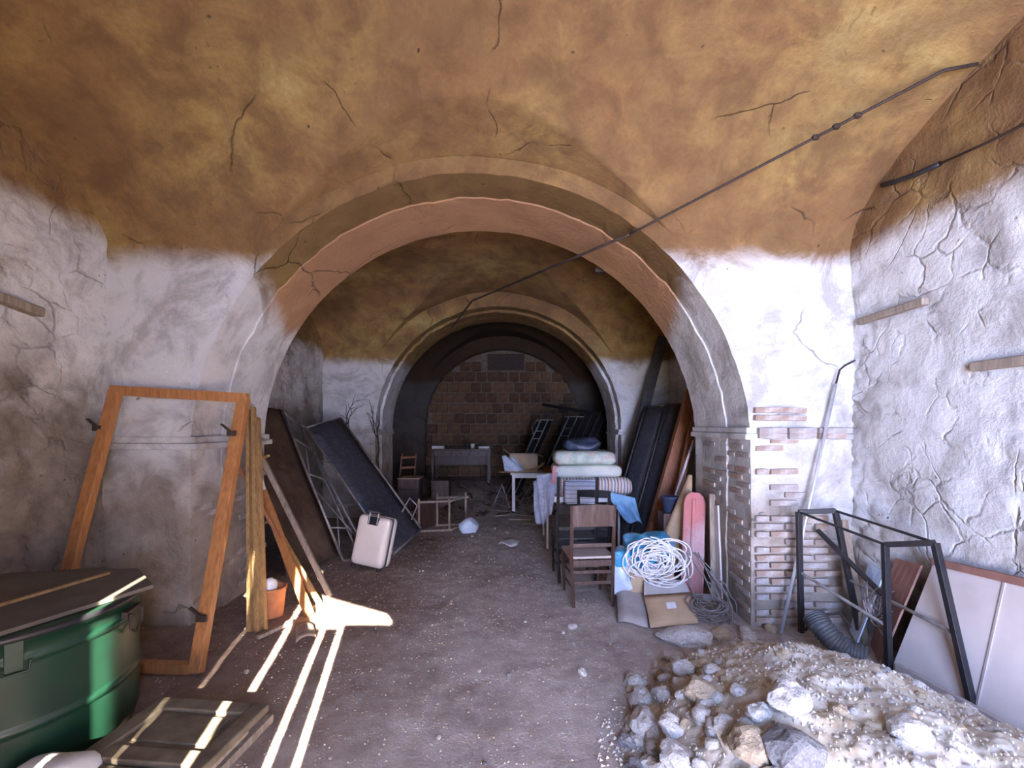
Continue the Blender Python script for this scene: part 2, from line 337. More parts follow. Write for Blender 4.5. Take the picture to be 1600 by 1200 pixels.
def arch_wall(name, Yf, th, c, rad, zc, step=.016, sw=.4, ztop=4.9, seed=0, msof=None):
    """cross wall pierced by a round arch that runs to the floor on straight jambs"""
    NA = 96; path = []
    for k in range(14): path.append((-1.0, -.1+(zc+.1)*k/14))
    for k in range(NA+1): path.append((math.pi-math.pi*k/NA, None))
    for k in range(13, -1, -1): path.append((1.0, -.1+(zc+.1)*k/14))
    def pt(q, r):
        if q[1] is None: return Vector((c+r*math.cos(q[0]), 0, zc+r*math.sin(q[0])))
        return Vector((c+q[0]*r, 0, q[1]))
    n = len(path)
    def outer(p):
        dx = p.x-c; dz = p.z-zc
        if dz <= 0: return Vector((XL-.05 if dx < 0 else XR+.05, 0, p.z))
        t = 1e9
        if dx < -1e-6: t = min(t, (XL-.05-c)/dx)
        if dx > 1e-6: t = min(t, (XR+.05-c)/dx)
        if dz > 1e-6: t = min(t, (ztop-zc)/dz)
        return Vector((c+dx*t, 0, zc+dz*t))
    face = MB(); NR = 16
    jag = lambda i: .012*noise.noise((i*.35, seed, 0))+.010*noise.noise((i*1.3, seed, 4))
    for Y, r in ((Yf, rad+step), (Yf+th, rad)):
        vs = []
        for i, q in enumerate(path):
            a = pt(q, r+jag(i)*(1 if Y == Yf else .6)); o = outer(a)
            for j in range(NR+1):
                t = (j/NR)**1.4; p = a.lerp(o, t)
                dy = (.018*noise.noise((p.x*1.6, p.z*1.6, seed))+.006*noise.noise((p.x*7, p.z*7, seed)))*(1 if j else 0)
                vs.append((p.x, Y+dy, p.z))
        fs = [(i*(NR+1)+j, i*(NR+1)+j+1, (i+1)*(NR+1)+j+1, (i+1)*(NR+1)+j) for i in range(n-1) for j in range(NR)]
        face.add(vs, fs)
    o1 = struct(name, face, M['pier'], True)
    sof = MB(); vs = []; prof = [(Yf, step, 1), (Yf+sw*.5, step, .8), (Yf+sw, step, 1), (Yf+sw, 0, 1)]+[(Yf+sw+(th-sw)*t, 0, .6) for t in (.2, .4, .6, .8, 1)]
    for i, q in enumerate(path):
        for k, (Y, dr, jg) in enumerate(prof):
            dd = .010*noise.noise((i*.2, Y*3, seed))*(0 if k in (0, len(prof)-1) else 1)
            jj = jag(i) if Y == Yf else (1.6*jag(i+70) if k in (2, 3) else .6*jag(i)*(1 if k == len(prof)-1 else .5))
            p = pt(q, rad+dr+jj+dd); vs.append((p.x, Y+(.02*noise.noise((i*.5, 3, seed)) if k in (2, 3) else 0), p.z))
    m = len(prof); q4 = lambda i, k: (i*m+k, i*m+k+1, (i+1)*m+k+1, (i+1)*m+k)
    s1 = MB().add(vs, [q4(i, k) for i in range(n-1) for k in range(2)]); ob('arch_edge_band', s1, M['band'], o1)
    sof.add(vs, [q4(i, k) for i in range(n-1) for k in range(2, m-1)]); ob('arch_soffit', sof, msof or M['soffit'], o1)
    return o1
A1 = arch_wall('wall_near_arch', 3.8, 1.1, -.35, 2.36, 1.46, seed=1)
A2 = arch_wall('wall_middle_arch', 8.2, 1.0, -.25, 2.20, 1.62, step=.05, sw=.25, seed=5, msof=M['pier'])
A3 = arch_wall('wall_end', 12.2, .22, -.25, 2.10, 1.66, step=.02, sw=.1, seed=9, msof=M['pier'])

def vault(name, y0, y1, zb, h0, h1, lun, back=None):
    xc = (XL+XR)/2; hx = (XR-XL)/2; yc = (y0+y1)/2; hy = (y1-y0)/2
    def z_(x, y):
        u = (x-xc)/hx; v = max(-1, min(1, (y-yc)/hy)); z = zb+max(0, 1-v*v)**.5*(h0+h1*max(0, 1-u*u))
        for (Y, c, r, z0, sl) in lun:
            q = r*r-(x-c)**2
            if q > 0: z = max(z, z0+q**.5+sl*abs(Y-y))
        return z+.022*noise.noise((x*1.1, y*1.1, 2))+.008*noise.noise((x*5, y*5, 2))
    ysx = [yc-hy*math.cos(math.pi*i/150) for i in range(151)]
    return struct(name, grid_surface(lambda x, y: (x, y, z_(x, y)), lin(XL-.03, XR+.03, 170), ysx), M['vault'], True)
vault('ceiling', YR, 3.82, 3.12, 1.0, .55, [(3.8, -.35, 2.52, 1.46, .22)])
vault('ceiling_middle_bay', 4.88, 8.22, 2.85, 1.0, .35, [(8.2, -.25, 2.5, 1.62, .10), (4.9, -.35, 2.5, 1.46, .05)])
vault('ceiling_end_bay', 9.18, 12.22, 2.8, 1.0, .3, [(9.2, -.25, 2.35, 1.62, .05), (12.2, -.25, 2.3, 1.66, .05)])

# tufa block infill of the end wall
mort = struct('wall_end_infill', MB().box((-.25, 12.47, 2.0), (4.8, .1, 4.6)), M['mortar'])
bh = .288; bw = .30; rr = random.Random(3); nb = 0
protos = []
for k in range(6):
    b = MB().soft((0, 0, 0), (bw-.028, .16, bh-.026), .02, 1, .006, 9, seed=k); me = b.mesh('brick'); me.materials.append(M['tufa'] if k % 3 else M['tufa2']); protos.append(me)
for row in range(14):
    z = .0+row*bh+bh/2
    off = (row % 2)*bw*.5
    for col in range(-8, 9):
        x = -.25+col*bw+off
        dz = max(0, z+bh/2-1.66); lim = 2.16
        if abs(x+.25) > (max(.01, lim**2-dz**2))**.5-.04: continue
        if -.75 < x < .40 and 3.18 < z < 3.7: continue
        o = bpy.data.objects.new('brick', protos[rr.choice((0, 3) if z > 2.95 and rr.random() < .8 else range(6))]); C.objects.link(o); o.parent = mort  # upper courses mostly dark blocks, shading under the arch put into their colour
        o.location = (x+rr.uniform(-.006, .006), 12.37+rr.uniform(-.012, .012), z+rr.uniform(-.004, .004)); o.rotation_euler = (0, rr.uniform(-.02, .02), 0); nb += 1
print('tufa', nb)
va = MB(); va.box((-.17, 12.41, 3.44), (1.02, .02, .46)); vent = ob('vent_shade_plate', va, M['iron'], mort)  # thin dark plate paints the shade inside the vent hole
# imposts
def impost(name, boxes):
    mb = MB()
    for b in boxes: mb.box(*b)
    return struct(name, mb, M['pier'], bevel=.012)
def impost_l(name, Yf, th, xj, xo, z, h, d=.035):
    """moulding across a pier face and round the jamb; xj jamb face, xo outer wall"""
    s = 1 if xj > xo else -1
    mb = MB(); x0, x1 = sorted((xo, xj+s*d))
    for (dz, hh, dd) in ((h*.25, h*.5, d), (h*.75, h*.5, d*.6)):
        xa, xb = sorted((xo, xj+s*dd)); mb.box(((xa+xb)/2, Yf+th/2, z+dz), (xb-xa, th+2*dd, hh))
    return struct(name, mb, M['pier'], bevel=.01)
impost_l('trim_1', 3.8, 1.1, -2.70, XL-.05, 1.49, .11, .055)
impost_l('trim_2', 3.8, 1.1, 2.0, XR+.05, 1.575, .105)
impost_l('trim_3', 8.2, 1.0, -2.46, XL-.05, 1.52, .10)
impost_l('trim_4', 8.2, 1.0, 1.97, XR+.05, 1.52, .10)

# bare bricks on the piers
rb = random.Random(11)
def brick_mesh(l, k, m):
    me = MB().soft((0, 0, 0), (l, .07, .052), .010, 1, .005, 11, seed=k).mesh('brick'); me.materials.append(m); return me
bm_full = [brick_mesh(.235, k, M['brick'] if k % 2 else M['brick2']) for k in range(6)]
bm_half = [brick_mesh(.11, k, M['brick'] if k % 2 else M['brick2']) for k in range(4)]
def put_brick(parent, half, loc, rz):
    o = bpy.data.objects.new('brick', rb.choice(bm_half if half else bm_full)); C.objects.link(o); o.parent = parent
    o.location = loc; o.rotation_euler = (rb.uniform(-.02, .02), rb.uniform(-.02, .02), rz+rb.uniform(-.015, .015))
for row in range(24):                               # right pier, face
    z = .05+row*.066
    w0 = .86 if z < .95 else (.30 if z < 1.5 else .2)
    x = 2.06
    first = row % 2
    while x < 2.02+w0:
        l = .11 if first else .235; first = 0
        if rb.random() < (.90 if z < .95 else .5) and x+l < 2.86:
            put_brick(A1, l < .2, (x+l/2, 3.808+rb.uniform(-.006, .008), z), 0)
        x += l+.014
for k in range(4): put_brick(A1, False, (2.16+(k % 2)*.2, 3.79, 1.76+(k//2)*.066), 0)
for k in range(3):
    for j in (0, 1): put_brick(A1, False, (2.18+k*.25, 3.768, 1.607+j*.045), 0)
for row in range(22):                               # right jamb
    z = .12+row*.066
    for q in range(3):
        y = 3.93+q*.25+(row % 2)*.12
        if rb.random() < (.75 if q < 1 else .35): put_brick(A1, False, (2.032 if y > 4.22 else 2.048, y, z), math.pi/2)
for row in range(20):                               # left jamb, yellowish
    z = .05+row*.066
    for q in range(4):
        y = 3.95+q*.25+(row % 2)*.12
        if rb.random() < .4: put_brick(A1, False, (-2.736 if y > 4.22 else -2.752, y, z), math.pi/2)

# wall behind the camera with the doorway, its plank leaf and the yard
rw = MB(); rw.box((-3.0, YR-.2, 2.4), (.9, .4, 5)); rw.box((2.7, YR-.2, 2.4), (.5, .4, 5)); rw.box((-.1, YR-.2, 4.1), (6.8, .4, 2.0))
struct('wall_rear', rw, M['wall_l'])
door = bpy.data.objects.new('door_1', None); C.objects.link(door); door.location = (-1.1, YR, 0); door['kind'] = 'structure'
edges = [(-2.6, -2.2), (-2.2, -1.75), (-1.75, -1.325), (-1.305, -1.06), (-1.05, -.725), (-.69, -.43), (-.40, -.285), (-.255, .30)]
ZW0, ZW1 = 2.27, 2.57
for i, (a, b) in enumerate(edges):
    if i < 7 and b < -.6: ob('board', MB().box(((a+b)/2, YR, 1.55), (b-a, .035, 3.1)), M['greywood'], door)
# the two boards by the broken corner of the leaf
ob('board', MB().box((-.56, YR, 1.13), (.26, .035, 2.26)), M['greywood'], door)
ob('board', MB().box((-.3425, YR, 1.13), (.115, .035, 2.26)), M['greywood'], door)
ob('board', MB().box((.0225, YR, 1.15), (.555, .035, 2.29)), M['greywood'], door)
ob('board', MB().prism([(-.70, YR-.017, 2.26), (-.60, YR-.017, 2.26), (-.62, YR-.017, 2.60), (.10, YR-.017, 2.385), (.17, YR-.017, 2.29), (.30, YR-.017, 2.29), (.30, YR-.017, 3.1), (-.70, YR-.017, 3.1)], (0, .035, 0)), M['greywood'], door)
ob('board', MB().prism([(-.60, YR-.017, 2.26), (-.50, YR-.017, 2.26), (-.61, YR-.017, 2.42)], (0, .035, 0)), M['greywood'], door)
struct('yard_added_wall', MB().box((4.3, -3.1, 3.0), (7.1, .2, 6.5)), M['yard'])  # unseen wall added to keep direct sun out of the open half
struct('yard_ground', MB().box((0, -16, -.2), (40, 29, .3)), M['yard'])

# ================================================================ OBJECTS
def bar_thing(name, label, cat, a, b, w, d, m, up=(0, 0, 1), roll=0, bevel=.003, group=None):
    o = ob(name, MB().beam(a, b, w, d, up, roll), m, bevel=bevel); return tag(o, label, cat, group)

# ---- orange pine door frame leaning on the left pier
FB = [Vector((-3.26, 3.12, 0.0)), Vector((-2.16, 3.06, 0.0)), at(381, 622, 3.70), at(181, 610, 3.70)]
t = thing('door_frame', 'tall empty orange pine door frame leaning on the left pier', 'door frame', (FB[0]+FB[1])/2)
def lerp(a, b, k): return a+(b-a)*k
for a, b in ((FB[0], FB[3]), (FB[1], FB[2])): ob('stile', MB().beam(a+Vector((0, 0, .005)), b, .085, .06, (0, 1, 0)), M['pine'], t, bevel=.004)
ob('head_rail', MB().beam(lerp(FB[3], FB[2], -.03), lerp(FB[3], FB[2], 1.03), .062, .08), M['pine'], t, bevel=.004)
ob('bottom_rail', MB().beam(FB[0]+Vector((.03, 0, .04)), FB[1]+Vector((-.03, 0, .04)), .06, .07), M['pine'], t, bevel=.004)
for (px, py, Y) in ((158, 668, 3.62), (366, 676, 3.60), (320, 962, 3.15)):
    p = at(px, py, Y); m = MB(); m.beam(p+Vector((-.085, -.03, .07)), p+Vector((.0, -.03, 0)), .028, .012); m.box(p+Vector((.0, -.035, -.005)), (.07, .02, .045))
    ob('hinge', m, M['iron'], t, bevel=.003, label='dark iron hinge strap')

# ---- green vat with lid boards
VC = Vector((-2.72, 2.38, 0)); VR = .585; VH = .75
t = thing('vat', 'big round dark green metal vat with brown lid boards, lower left', 'vat', VC)
prof = [(VR-.05, .0), (VR-.03, .01), (VR-.02, .05)]
for z in (.30, .62):
    prof += [(VR-.012, z-.22), (VR-.012, z-.05), (VR-.012, z-.03), (VR-.012, z-.02), (VR-.002, z-.01), (VR-.002, z+.01), (VR-.012, z+.02), (VR-.012, z+.03)]
prof += [(VR-.008, VH-.05), (VR+.008, VH-.045), (VR+.015, VH-.02), (VR+.008, VH), (VR-.02, VH)]
ob('body', MB().lathe(VC, prof, 96), M['green'], t, smooth=True)
ob('rim', MB().lathe(VC, [(VR-.004, VH-.04), (VR+.012, VH-.035), (VR+.018, VH-.02), (VR+.012, VH-.001), (VR-.015, VH-.001)], 96, False), M['black'], t, smooth=True, label='black rim')  # separate black ring round the top edge
for s, (px, py) in enumerate(((30, 1010), (212, 995))):
    ang = (-.65, .27)[s]; d = Vector((math.cos(ang), math.sin(ang), 0)); q = Vector((-d.y, d.x, 0)); p = VC+d*(VR+.005)
    if s == 0:
        m = MB(); m.beam(p+Vector((0, 0, VH-.01)), p+Vector((0, 0, VH-.17)), .06, .014, d); m.tube([p+d*.02+q*x_+Vector((0, 0, z_)) for x_, z_ in ((-.05, VH-.12), (-.045, VH-.17), (.045, VH-.17), (.05, VH-.12))], .007)
        ob('lid_clamp', m, M['green'], t, bevel=.002)
    else:
        m = MB(); m.tube([p+d*.02+q*x_+Vector((0, 0, z_)) for x_, z_ in ((-.06, VH-.10), (-.055, VH-.18), (0, VH-.22), (.055, VH-.18), (.06, VH-.10))], .008); m.box(p+Vector((0, 0, VH-.10)), (.03, .15, .035), ang)
        ob('handle', m, M['iron'], t)
def lidpoly(a0, a1, n, extra):
    return [VC+Vector((math.cos(a0+(a1-a0)*k/n)*(VR+.02), math.sin(a0+(a1-a0)*k/n)*(VR+.02), VH+.002)) for k in range(n+1)]+extra
c1 = VC+Vector((.64, .22, VH+.002))
ob('lid_board', MB().prism([c1, VC+Vector((.42, -.40, VH+.002)), VC+Vector((.1, -.60, VH+.002)), VC+Vector((-.05, -.02, VH+.002)), VC+Vector((.30, .52, VH+.002))], (0, 0, .022)), M['lid'], t, bevel=.003)
ob('lid_board', MB().prism([VC+Vector((.09, -.61, VH+.002)), VC+Vector((-.3, -.52, VH+.002)), VC+Vector((-.6, -.1, VH+.002)), VC+Vector((-.45, .45, VH+.002)), VC+Vector((.28, .53, VH+.002)), VC+Vector((-.07, -.03, VH+.002))], (0, 0, .018)), M['lid'], t, bevel=.003)
ob('lid_batten', MB().beam(VC+Vector((.02, -.5, VH+.032)), VC+Vector((.22, .4, VH+.032)), .02, .014), M['pine2'], t, label='thin pale batten')

# ---- panelled cupboard door lying on loose planks beside the vat
t = thing('cupboard_door', 'dusty panelled wooden cupboard door lying flat beside the green vat', 'door', (-1.68, 2.1, .12))
rz = -.10; Mz = Matrix.Rotation(rz, 3, 'Z'); DC = Vector((-1.69, 2.06, .155))
def dloc(x, y, z=0): return DC+Mz@Vector((x, y, z))
W2, H2 = .32, .43
for sx in (-1, 1): ob('stile', MB().beam(dloc(sx*(W2-.045), -H2), dloc(sx*(W2-.045), H2), .09, .04), M['dustwood'], t, bevel=.008)
for yy in (-H2+.045, .02, H2-.045): ob('rail', MB().beam(dloc(-W2+.09, yy), dloc(W2-.09, yy), .09, .038), M['dustwood'], t, bevel=.006)
for yy in (-.19, .21): ob('panel', MB().box(dloc(0, yy, -.006), (W2*2-.17, .30, .012), rz), M['dustwood'], t); ob('raised_field', MB().box(dloc(0, yy, .004), (W2*2-.27, .20, .014), rz), M['dustwood'], t, bevel=.006)
pl = [(-1.52, 2.10, .025, .10, .95), (-1.80, 2.08, .025, -.06, .9), (-1.62, 2.02, .08, .02, .8), (-1.50, 1.98, .115, .08, .7)]
lab = ['rough grey plank on the floor under the cupboard door, right one', 'rough grey plank on the floor under the cupboard door, next to the vat', 'plank in the middle of the stack under the cupboard door', 'short plank directly under the right edge of the cupboard door']
hs = [.045, .045, .04, .026]
for (x_, y_, z_, a_, l_), lb, h_ in zip(pl, lab, hs):
    d = Vector((math.sin(a_), math.cos(a_), 0))*l_/2; bar_thing('plank', lb, 'plank', Vector((x_, y_, z_))-d, Vector((x_, y_, z_))+d, .22, h_, M['greywood'], group='planks under the cupboard door')
m = MB().soft((-2.03, 1.98, .12), (.34, .22, .22), .10, 6, .035, 6); tag(ob('sack', m, M['paper'], smooth=True), 'crumpled white sack in front of the green vat, bottom left', 'sack')

# ---- laths and boards leaning on the left jamb
def lean(name, label, a, b, w, d, m, group=None, up=(0, 1, 0), roll=0): return bar_thing(name, label, 'wood', a, b, w, d, m, up, roll, .002, group)
for k, (dx, dy, dt) in enumerate(((-.050, 0, 0), (-.014, .03, -.04), (.022, -.01, .03), (.052, .03, -.08))):
    lean('lath', ['leftmost golden lath of the upright bundle at the left jamb', 'second golden lath from the left in the upright bundle at the jamb', 'third golden lath from the left in the upright bundle at the jamb', 'rightmost golden lath of the upright bundle at the left jamb'][k],
         Vector((-2.09+dx, 3.66+dy, 0.01)), Vector((-2.62+dx*.8, 4.52+dy, 1.85+dt)), .030, .045, M['pine2'], 'laths bundled at the left jamb')
lean('board', 'long grey weathered board slanting from the jamb, rightmost', fl(516, 932, .01), at(402, 700, 4.68), .05, .03, M['greywood'])
lean('board', 'golden plank slanting down to the bright sun patch, broad one', fl(484, 962, .01), at(398, 735, 4.62), .085, .025, M['pine'])
lean('board', 'narrow golden strip beside the slanting plank, ends at the sun patch', fl(500, 944, .01), at(399, 765, 4.66), .05, .02, M['pine2'])
lean('board', 'thin brown stick crossing behind the laths at the jamb', fl(493, 938, .01), at(372, 728, 4.25), .03, .02, M['brownwood'])
t = thing('spirit_level', 'red and white strip hanging among the boards at the left jamb', 'tool', at(408, 768, 4.4))
ob('body', MB().beam(at(399, 722, 4.42), at(410, 766, 4.40), .06, .02, (0, 1, 0)), M['paper'], t, bevel=.003)
ob('stripe', MB().beam(at(400, 728, 4.40), at(408, 762, 4.38), .03, .012, (0, 1, 0)), M['redp'], t)
for k, (px, py) in enumerate(((402, 716), (406, 818))): tag(ob('peg', MB().beam(at(px-4, py+3, 4.60), at(px+18, py-4, 4.5), .022, .022), M['pine2']), ('upper', 'lower')[k]+' short pale peg sticking out of the left jamb', 'peg')
t = thing('bucket', 'small terracotta orange bucket behind the laths at the left jamb', 'bucket', (-2.13, 3.98, 0))
ob('body', MB().lathe((-2.13, 3.98, 0.005), [(.085, 0), (.09, .01), (.112, .24), (.12, .245), (.12, .26), (.105, .26), (.10, .23)], 32), M['terra'], t, smooth=True)
ob('rolled_paper', MB().tube([(-2.15, 3.97, .24), (-2.14, 3.96, .30), (-2.11, 3.93, .335)], [.06, .065, .03], 12), M['paper'], t, smooth=True)
ob('handle', MB().tube([Vector((-2.13+.12*math.cos(a), 3.98-.03*math.sin(a), .25+.10*math.sin(a))) for a in [math.pi*k/10 for k in range(11)]], .004, 6), M['iron'], t)
tag(ob('roof_tile', MB().sheet(fl(462, 1003, .02), fl(494, 994, .02), fl(490, 976, .02), fl(462, 980, .02), 6, 6, .016, lambda u, v, n: n*.03*math.sin(u*3.14)), M['brick'], smooth=True), 'broken terracotta tile on the floor by the bright sun patch', 'tile')
bar_thing('offcut', 'short grey offcut lying in front of the orange bucket', 'wood', fl(402, 996, .03), fl(458, 970, .03), .04, .03, M['greywood'])

# ---- middle bay, left: brown sheet, bed frames
def quad(*a): return [Vector(p) for p in a]
q = quad((-2.50, 4.98, .01), (-2.27, 5.78, .01), (-3.30, 6.45, 1.93), (-3.36, 5.6, 1.98))
tag(ob('metal_sheet', MB().sheet(*q, 8, 10, .012, lambda u, v, n: n*.03*math.sin(v*3.1+u*2)), M['rustsheet'], smooth=True), 'large rusty brown sheet leaning on the left wall beyond the near arch', 'sheet')
def bed_base(label, bl, br, tr, tl, rungs, diag, meshy, group, tm=None, r=.017, slats=0):
    bl, br, tr, tl = map(Vector, (bl, br, tr, tl)); t = thing('metal_bed', label, 'bed base', (bl+br)/2, group); tm = tm or M['steel']
    for a, b in ((bl, tl), (br, tr)): ob('side_rail', MB().tube([a, b], r, 8), tm, t, smooth=True)
    for a, b in ((bl, br), (tl, tr)): ob('end_rail', MB().tube([a, b], r, 8), tm, t, smooth=True)
    for k in rungs: ob('cross_rail', MB().tube([lerp(bl, tl, k), lerp(br, tr, k)], r*.7, 6), tm, t, smooth=True)
    for (k0, k1) in diag: ob('brace', MB().tube([lerp(bl, tl, k0), lerp(br, tr, k1)], r*.6, 6), tm, t, smooth=True)
    nn = (br-bl).cross(tl-bl).normalized()
    if meshy:
        i = .03; ob('spring_mesh', MB().sheet(lerp(bl, br, i), lerp(br, bl, i), lerp(tr, tl, i), lerp(tl, tr, i), 4, 10, .008, lambda u, v, n: n*.012*math.sin(u*3.14)), M['mesh'], t, smooth=True, label='dark sagging mesh')
        w = MB()
        for k in range(1, 16): w.tube([lerp(bl, tl, k/16)+nn*.012, lerp(br, tr, k/16)+nn*.012], .0035, 4)
        for k in range(1, 6): w.tube([lerp(bl, br, k/6)+nn*.012, lerp(tl, tr, k/6)+nn*.012], .0035, 4)
        for k in range(1, 16): w.tube([lerp(bl, tl, k/16)-nn*.012, lerp(br, tr, k/16)-nn*.012], .0035, 4)
        wi = ob('spring_wires', w, M['iron'], t); wi['kind'] = 'stuff'
    return t
G = 'bed bases leaning at the left wall'
bed_base('bare grey tube bed frame with diagonal braces between brown sheet and dark mesh', at(536, 876, 5.55), at(578, 872, 5.70), at(470, 668, 6.75), at(441, 642, 6.3), (.2, .55, .8), ((.05, .45), (.45, .1), (.5, .95)), False, G)
bed_base('thin tubular bed frame just left of the dark mesh base', at(560, 866, 5.85), at(600, 858, 6.05), at(498, 676, 7.0), at(470, 664, 6.75), (.35, .7), ((.1, .6),), False, G, r=.012)
bed_base('wide dark mesh bed base leaning behind the beige suitcase', (-1.54, 5.83, .02), (-1.34, 6.6, .17), (-2.74, 7.17, 1.81), (-2.94, 6.4, 1.66), (), (), True, G)
lg = thing('bed_leg', 'folded bed leg lying against the lower corner of the mesh bed base', 'bed leg', at(655, 790, 6.55))
ob('tube', MB().tube([at(628, 800, 6.5), at(640, 778, 6.6), at(652, 790, 6.6), at(643, 812, 6.5)], .012), M['steel'], lg)
# twigs growing on the wall
t = thing('dry_branch', 'leafless dark twigs climbing the wall behind the mesh bed base', 'branch', at(585, 715, 8.05))
rt = random.Random(5)
def twig(p, d, l, r, dep):
    pts = [p]
    for k in range(4):
        d = (d+Vector((rt.uniform(-.35, .35), rt.uniform(-.05, .05), rt.uniform(-.2, .25)))).normalized(); pts.append(pts[-1]+d*l/4)
    for q_ in pts: q_.y = 8.165; q_.x = min(q_.x, -2.42)
    ob('twig', MB().tube(pts, [r*(1-.15*k) for k in range(5)], 5), M['twig'], t)
    if dep:
        for k in (2, 3, 4): twig(pts[k].copy(), (d+Vector((rt.uniform(-1, 1), 0, rt.uniform(-.3, .8)))).normalized(), l*.62, r*.6, dep-1)
twig(at(588, 735, 8.05), Vector((-.2, 0, 1)), .75, .022, 2); twig(at(545, 700, 8.05), Vector((-.1, 0, 1)), .55, .016, 2)

# ---- suitcase
t = thing('suitcase', 'upright beige hard shell suitcase with extended grey handle', 'suitcase', fl(570, 893))
sb = fl(569, 893); rot = Matrix.Rotation(-.25, 3, 'Z')@Matrix.Rotation(.13, 3, 'Y')@Matrix.Rotation(-.16, 3, 'X')
def sp_(x, y, z): return sb+rot@Vector((x, y, z))+Vector((0, .04, 0.01))
ob('shell', MB().soft(sp_(0, .02, .33), (.42, .12, .58), .055, 8, 0, 1, rot), M['case'], t, smooth=True)
ob('shell', MB().soft(sp_(0, .145, .33), (.42, .12, .58), .055, 8, 0, 1, rot), M['case'], t, smooth=True)
ob('zip_band', MB().soft(sp_(0, .083, .33), (.415, .02, .575), .009, 6, 0, 1, rot), M['pipe'], t, label='grey zip band')
ob('handle_recess', MB().box(sp_(.0, -.03, .565), (.15, .03, .10), m=rot), M['black'], t, bevel=.015)
for s in (-1, 1): ob('handle_rod', MB().beam(sp_(s*.055, -.045, .53), sp_(s*.055, -.045, .665), .012, .008), M['alu'], t)
ob('grip', MB().beam(sp_(-.075, -.045, .672), sp_(.075, -.045, .672), .03, .022), M['pipe'], t, bevel=.006)
for s in (-1, 1):
    for yy in (-.0, .16): ob('wheel', MB().soft(sp_(s*.17, yy, .02), (.05, .055, .05), .02, 3, 0, 1, rot), M['black'], t, smooth=True)

# ---- overturned stool
t = thing('stool', 'small wooden table frame tipped on its side on the floor', 'stool', fl(680, 832))
o_ = fl(652, 830, .02); ax = Vector((.52, .10, 0)); ay = Vector((.22, .42, 0)); up = Vector((.0, 0, .46))
P4 = {(i, j, k): o_+ax*i+ay*j+up*k for i in (0, 1) for j in (0, 1) for k in (0, 1)}
for (j, k) in ((0, 0), (1, 0), (0, 1), (1, 1)): ob('leg', MB().beam(P4[0, j, k], P4[1, j, k]+(Vector((.02, 0, .0))), .035, .035), M['greywood'], t, bevel=.003)
for i in (.05, .95): ob('apron', MB().beam(lerp(P4[0, 0, 0], P4[1, 0, 0], i), lerp(P4[0, 0, 1], P4[1, 0, 1], i)+Vector((0, 0, .05)), .03, .035, (0, 1, 0)), M['greywood'], t, bevel=.003); ob('apron', MB().beam(lerp(P4[0, 1, 0], P4[1, 1, 0], i), lerp(P4[0, 1, 1], P4[1, 1, 1], i)+Vector((0, 0, .08)), .03, .035, (0, 1, 0)), M['greywood'], t, bevel=.003)
for k in (0, 1): ob('stretcher', MB().beam(P4[1, 0, k]*.95+P4[0, 0, k]*.05, P4[1, 1, k]*.95+P4[0, 1, k]*.05, .025, .03), M['greywood'], t, bevel=.003)
ob('seat_board', MB().beam(P4[0, 0, 0]+up*.5-ax*.02, P4[0, 1, 0]+up*.5-ax*.02, .44, .02, (1, 0, 0)), M['darkwood'], t)
tag(ob('plastic_bag', MB().soft(fl(731, 822, .10), (.30, .24, .22), .10, 7, .05, 7, seed=3), M['bagclear'], smooth=True), 'crumpled pale blue plastic bag beside the tipped wooden frame', 'bag')
tag(ob('paper', MB().sheet(fl(779, 850, .012), fl(808, 853, .02), fl(812, 843, .03), fl(786, 840, .012), 6, 4, .004, lambda u, v, n: n*.02*math.sin(u*7+v*4)), M['paper'], smooth=True), 'crumpled sheet of pale paper lying alone in the middle of the floor', 'paper')

# ---- far left crates, desk
def crate(label, px0, px1, py0, py1, Y, d, m, mt=None, zb=None):
    z0 = zb if zb is not None else floor_z(0, Y); a = at(px0, 0, Y); b = at(px1, 0, Y); h = at(px0, py0, Y).z-z0
    t = thing('crate', label, 'crate', ((a.x+b.x)/2, Y+d/2, z0)); w_ = b.x-a.x; cx = (a.x+b.x)/2
    for k in range(3):
        for yy in (Y, Y+d): ob('slat', MB().box((cx, yy, z0+h*(k+.5)/3), (w_, .015, h/3-.012)), m, t)
    for s in (-1, 1): ob('side_panel', MB().box((cx+s*(w_/2-.008), Y+d/2, z0+h/2), (.016, d-.02, h-.01)), m, t)
    ob('top', MB().box((cx, Y+d/2, z0+h), (w_+.02, d+.03, .016)), mt or m, t)
crate('dark wooden crate with pale top by the left pier of the middle arch', 622, 655, 748, 0, 8.75, .38, M['darkwood'], M['card'])
crate('reddish brown crate behind the tipped wooden frame', 674, 701, 752, 0, 8.9, .35, M['darkwood'], M['darkwood'])
t = thing('desk', 'dark wooden desk standing before the block wall', 'desk', (-1.27, 11.4, .27))
x0, x1, yd0, yd1, zt = -2.0, -.55, 11.1, 11.7, 1.09
ob('desk_top', MB().box(((x0+x1)/2, (yd0+yd1)/2, zt), (x1-x0+.06, yd1-yd0+.04, .035)), M['darkwood'], t, bevel=.005)
for xx in (x0+.03, x1-.03):
    for yy in (yd0+.03, yd1-.03): ob('leg', MB().box((xx, yy, .66), (.055, .055, .84)), M['darkwood'], t)
ob('modesty_panel', MB().box(((x0+x1)/2, yd1-.03, .87), (x1-x0-.06, .02, .4)), M['darkwood'], t)
for k in range(3):
    w_ = (x1-x0-.12)/3; cx = x0+.06+w_*(k+.5); d_ = ob('drawer', MB().box((cx, yd0+.01, 1.0), (w_-.015, .02, .12)), M['darkwood'], t, bevel=.003)
    k_ = ob('knob', MB().lathe((0, 0, 0), [(.006, 0), (.015, .012), (.012, .022)], 10), M['iron'], d_); k_.rotation_euler = (math.pi/2, 0, 0); k_.location = (cx, yd0-.0, 1.0); k_.matrix_parent_inverse = Matrix.Identity(4)
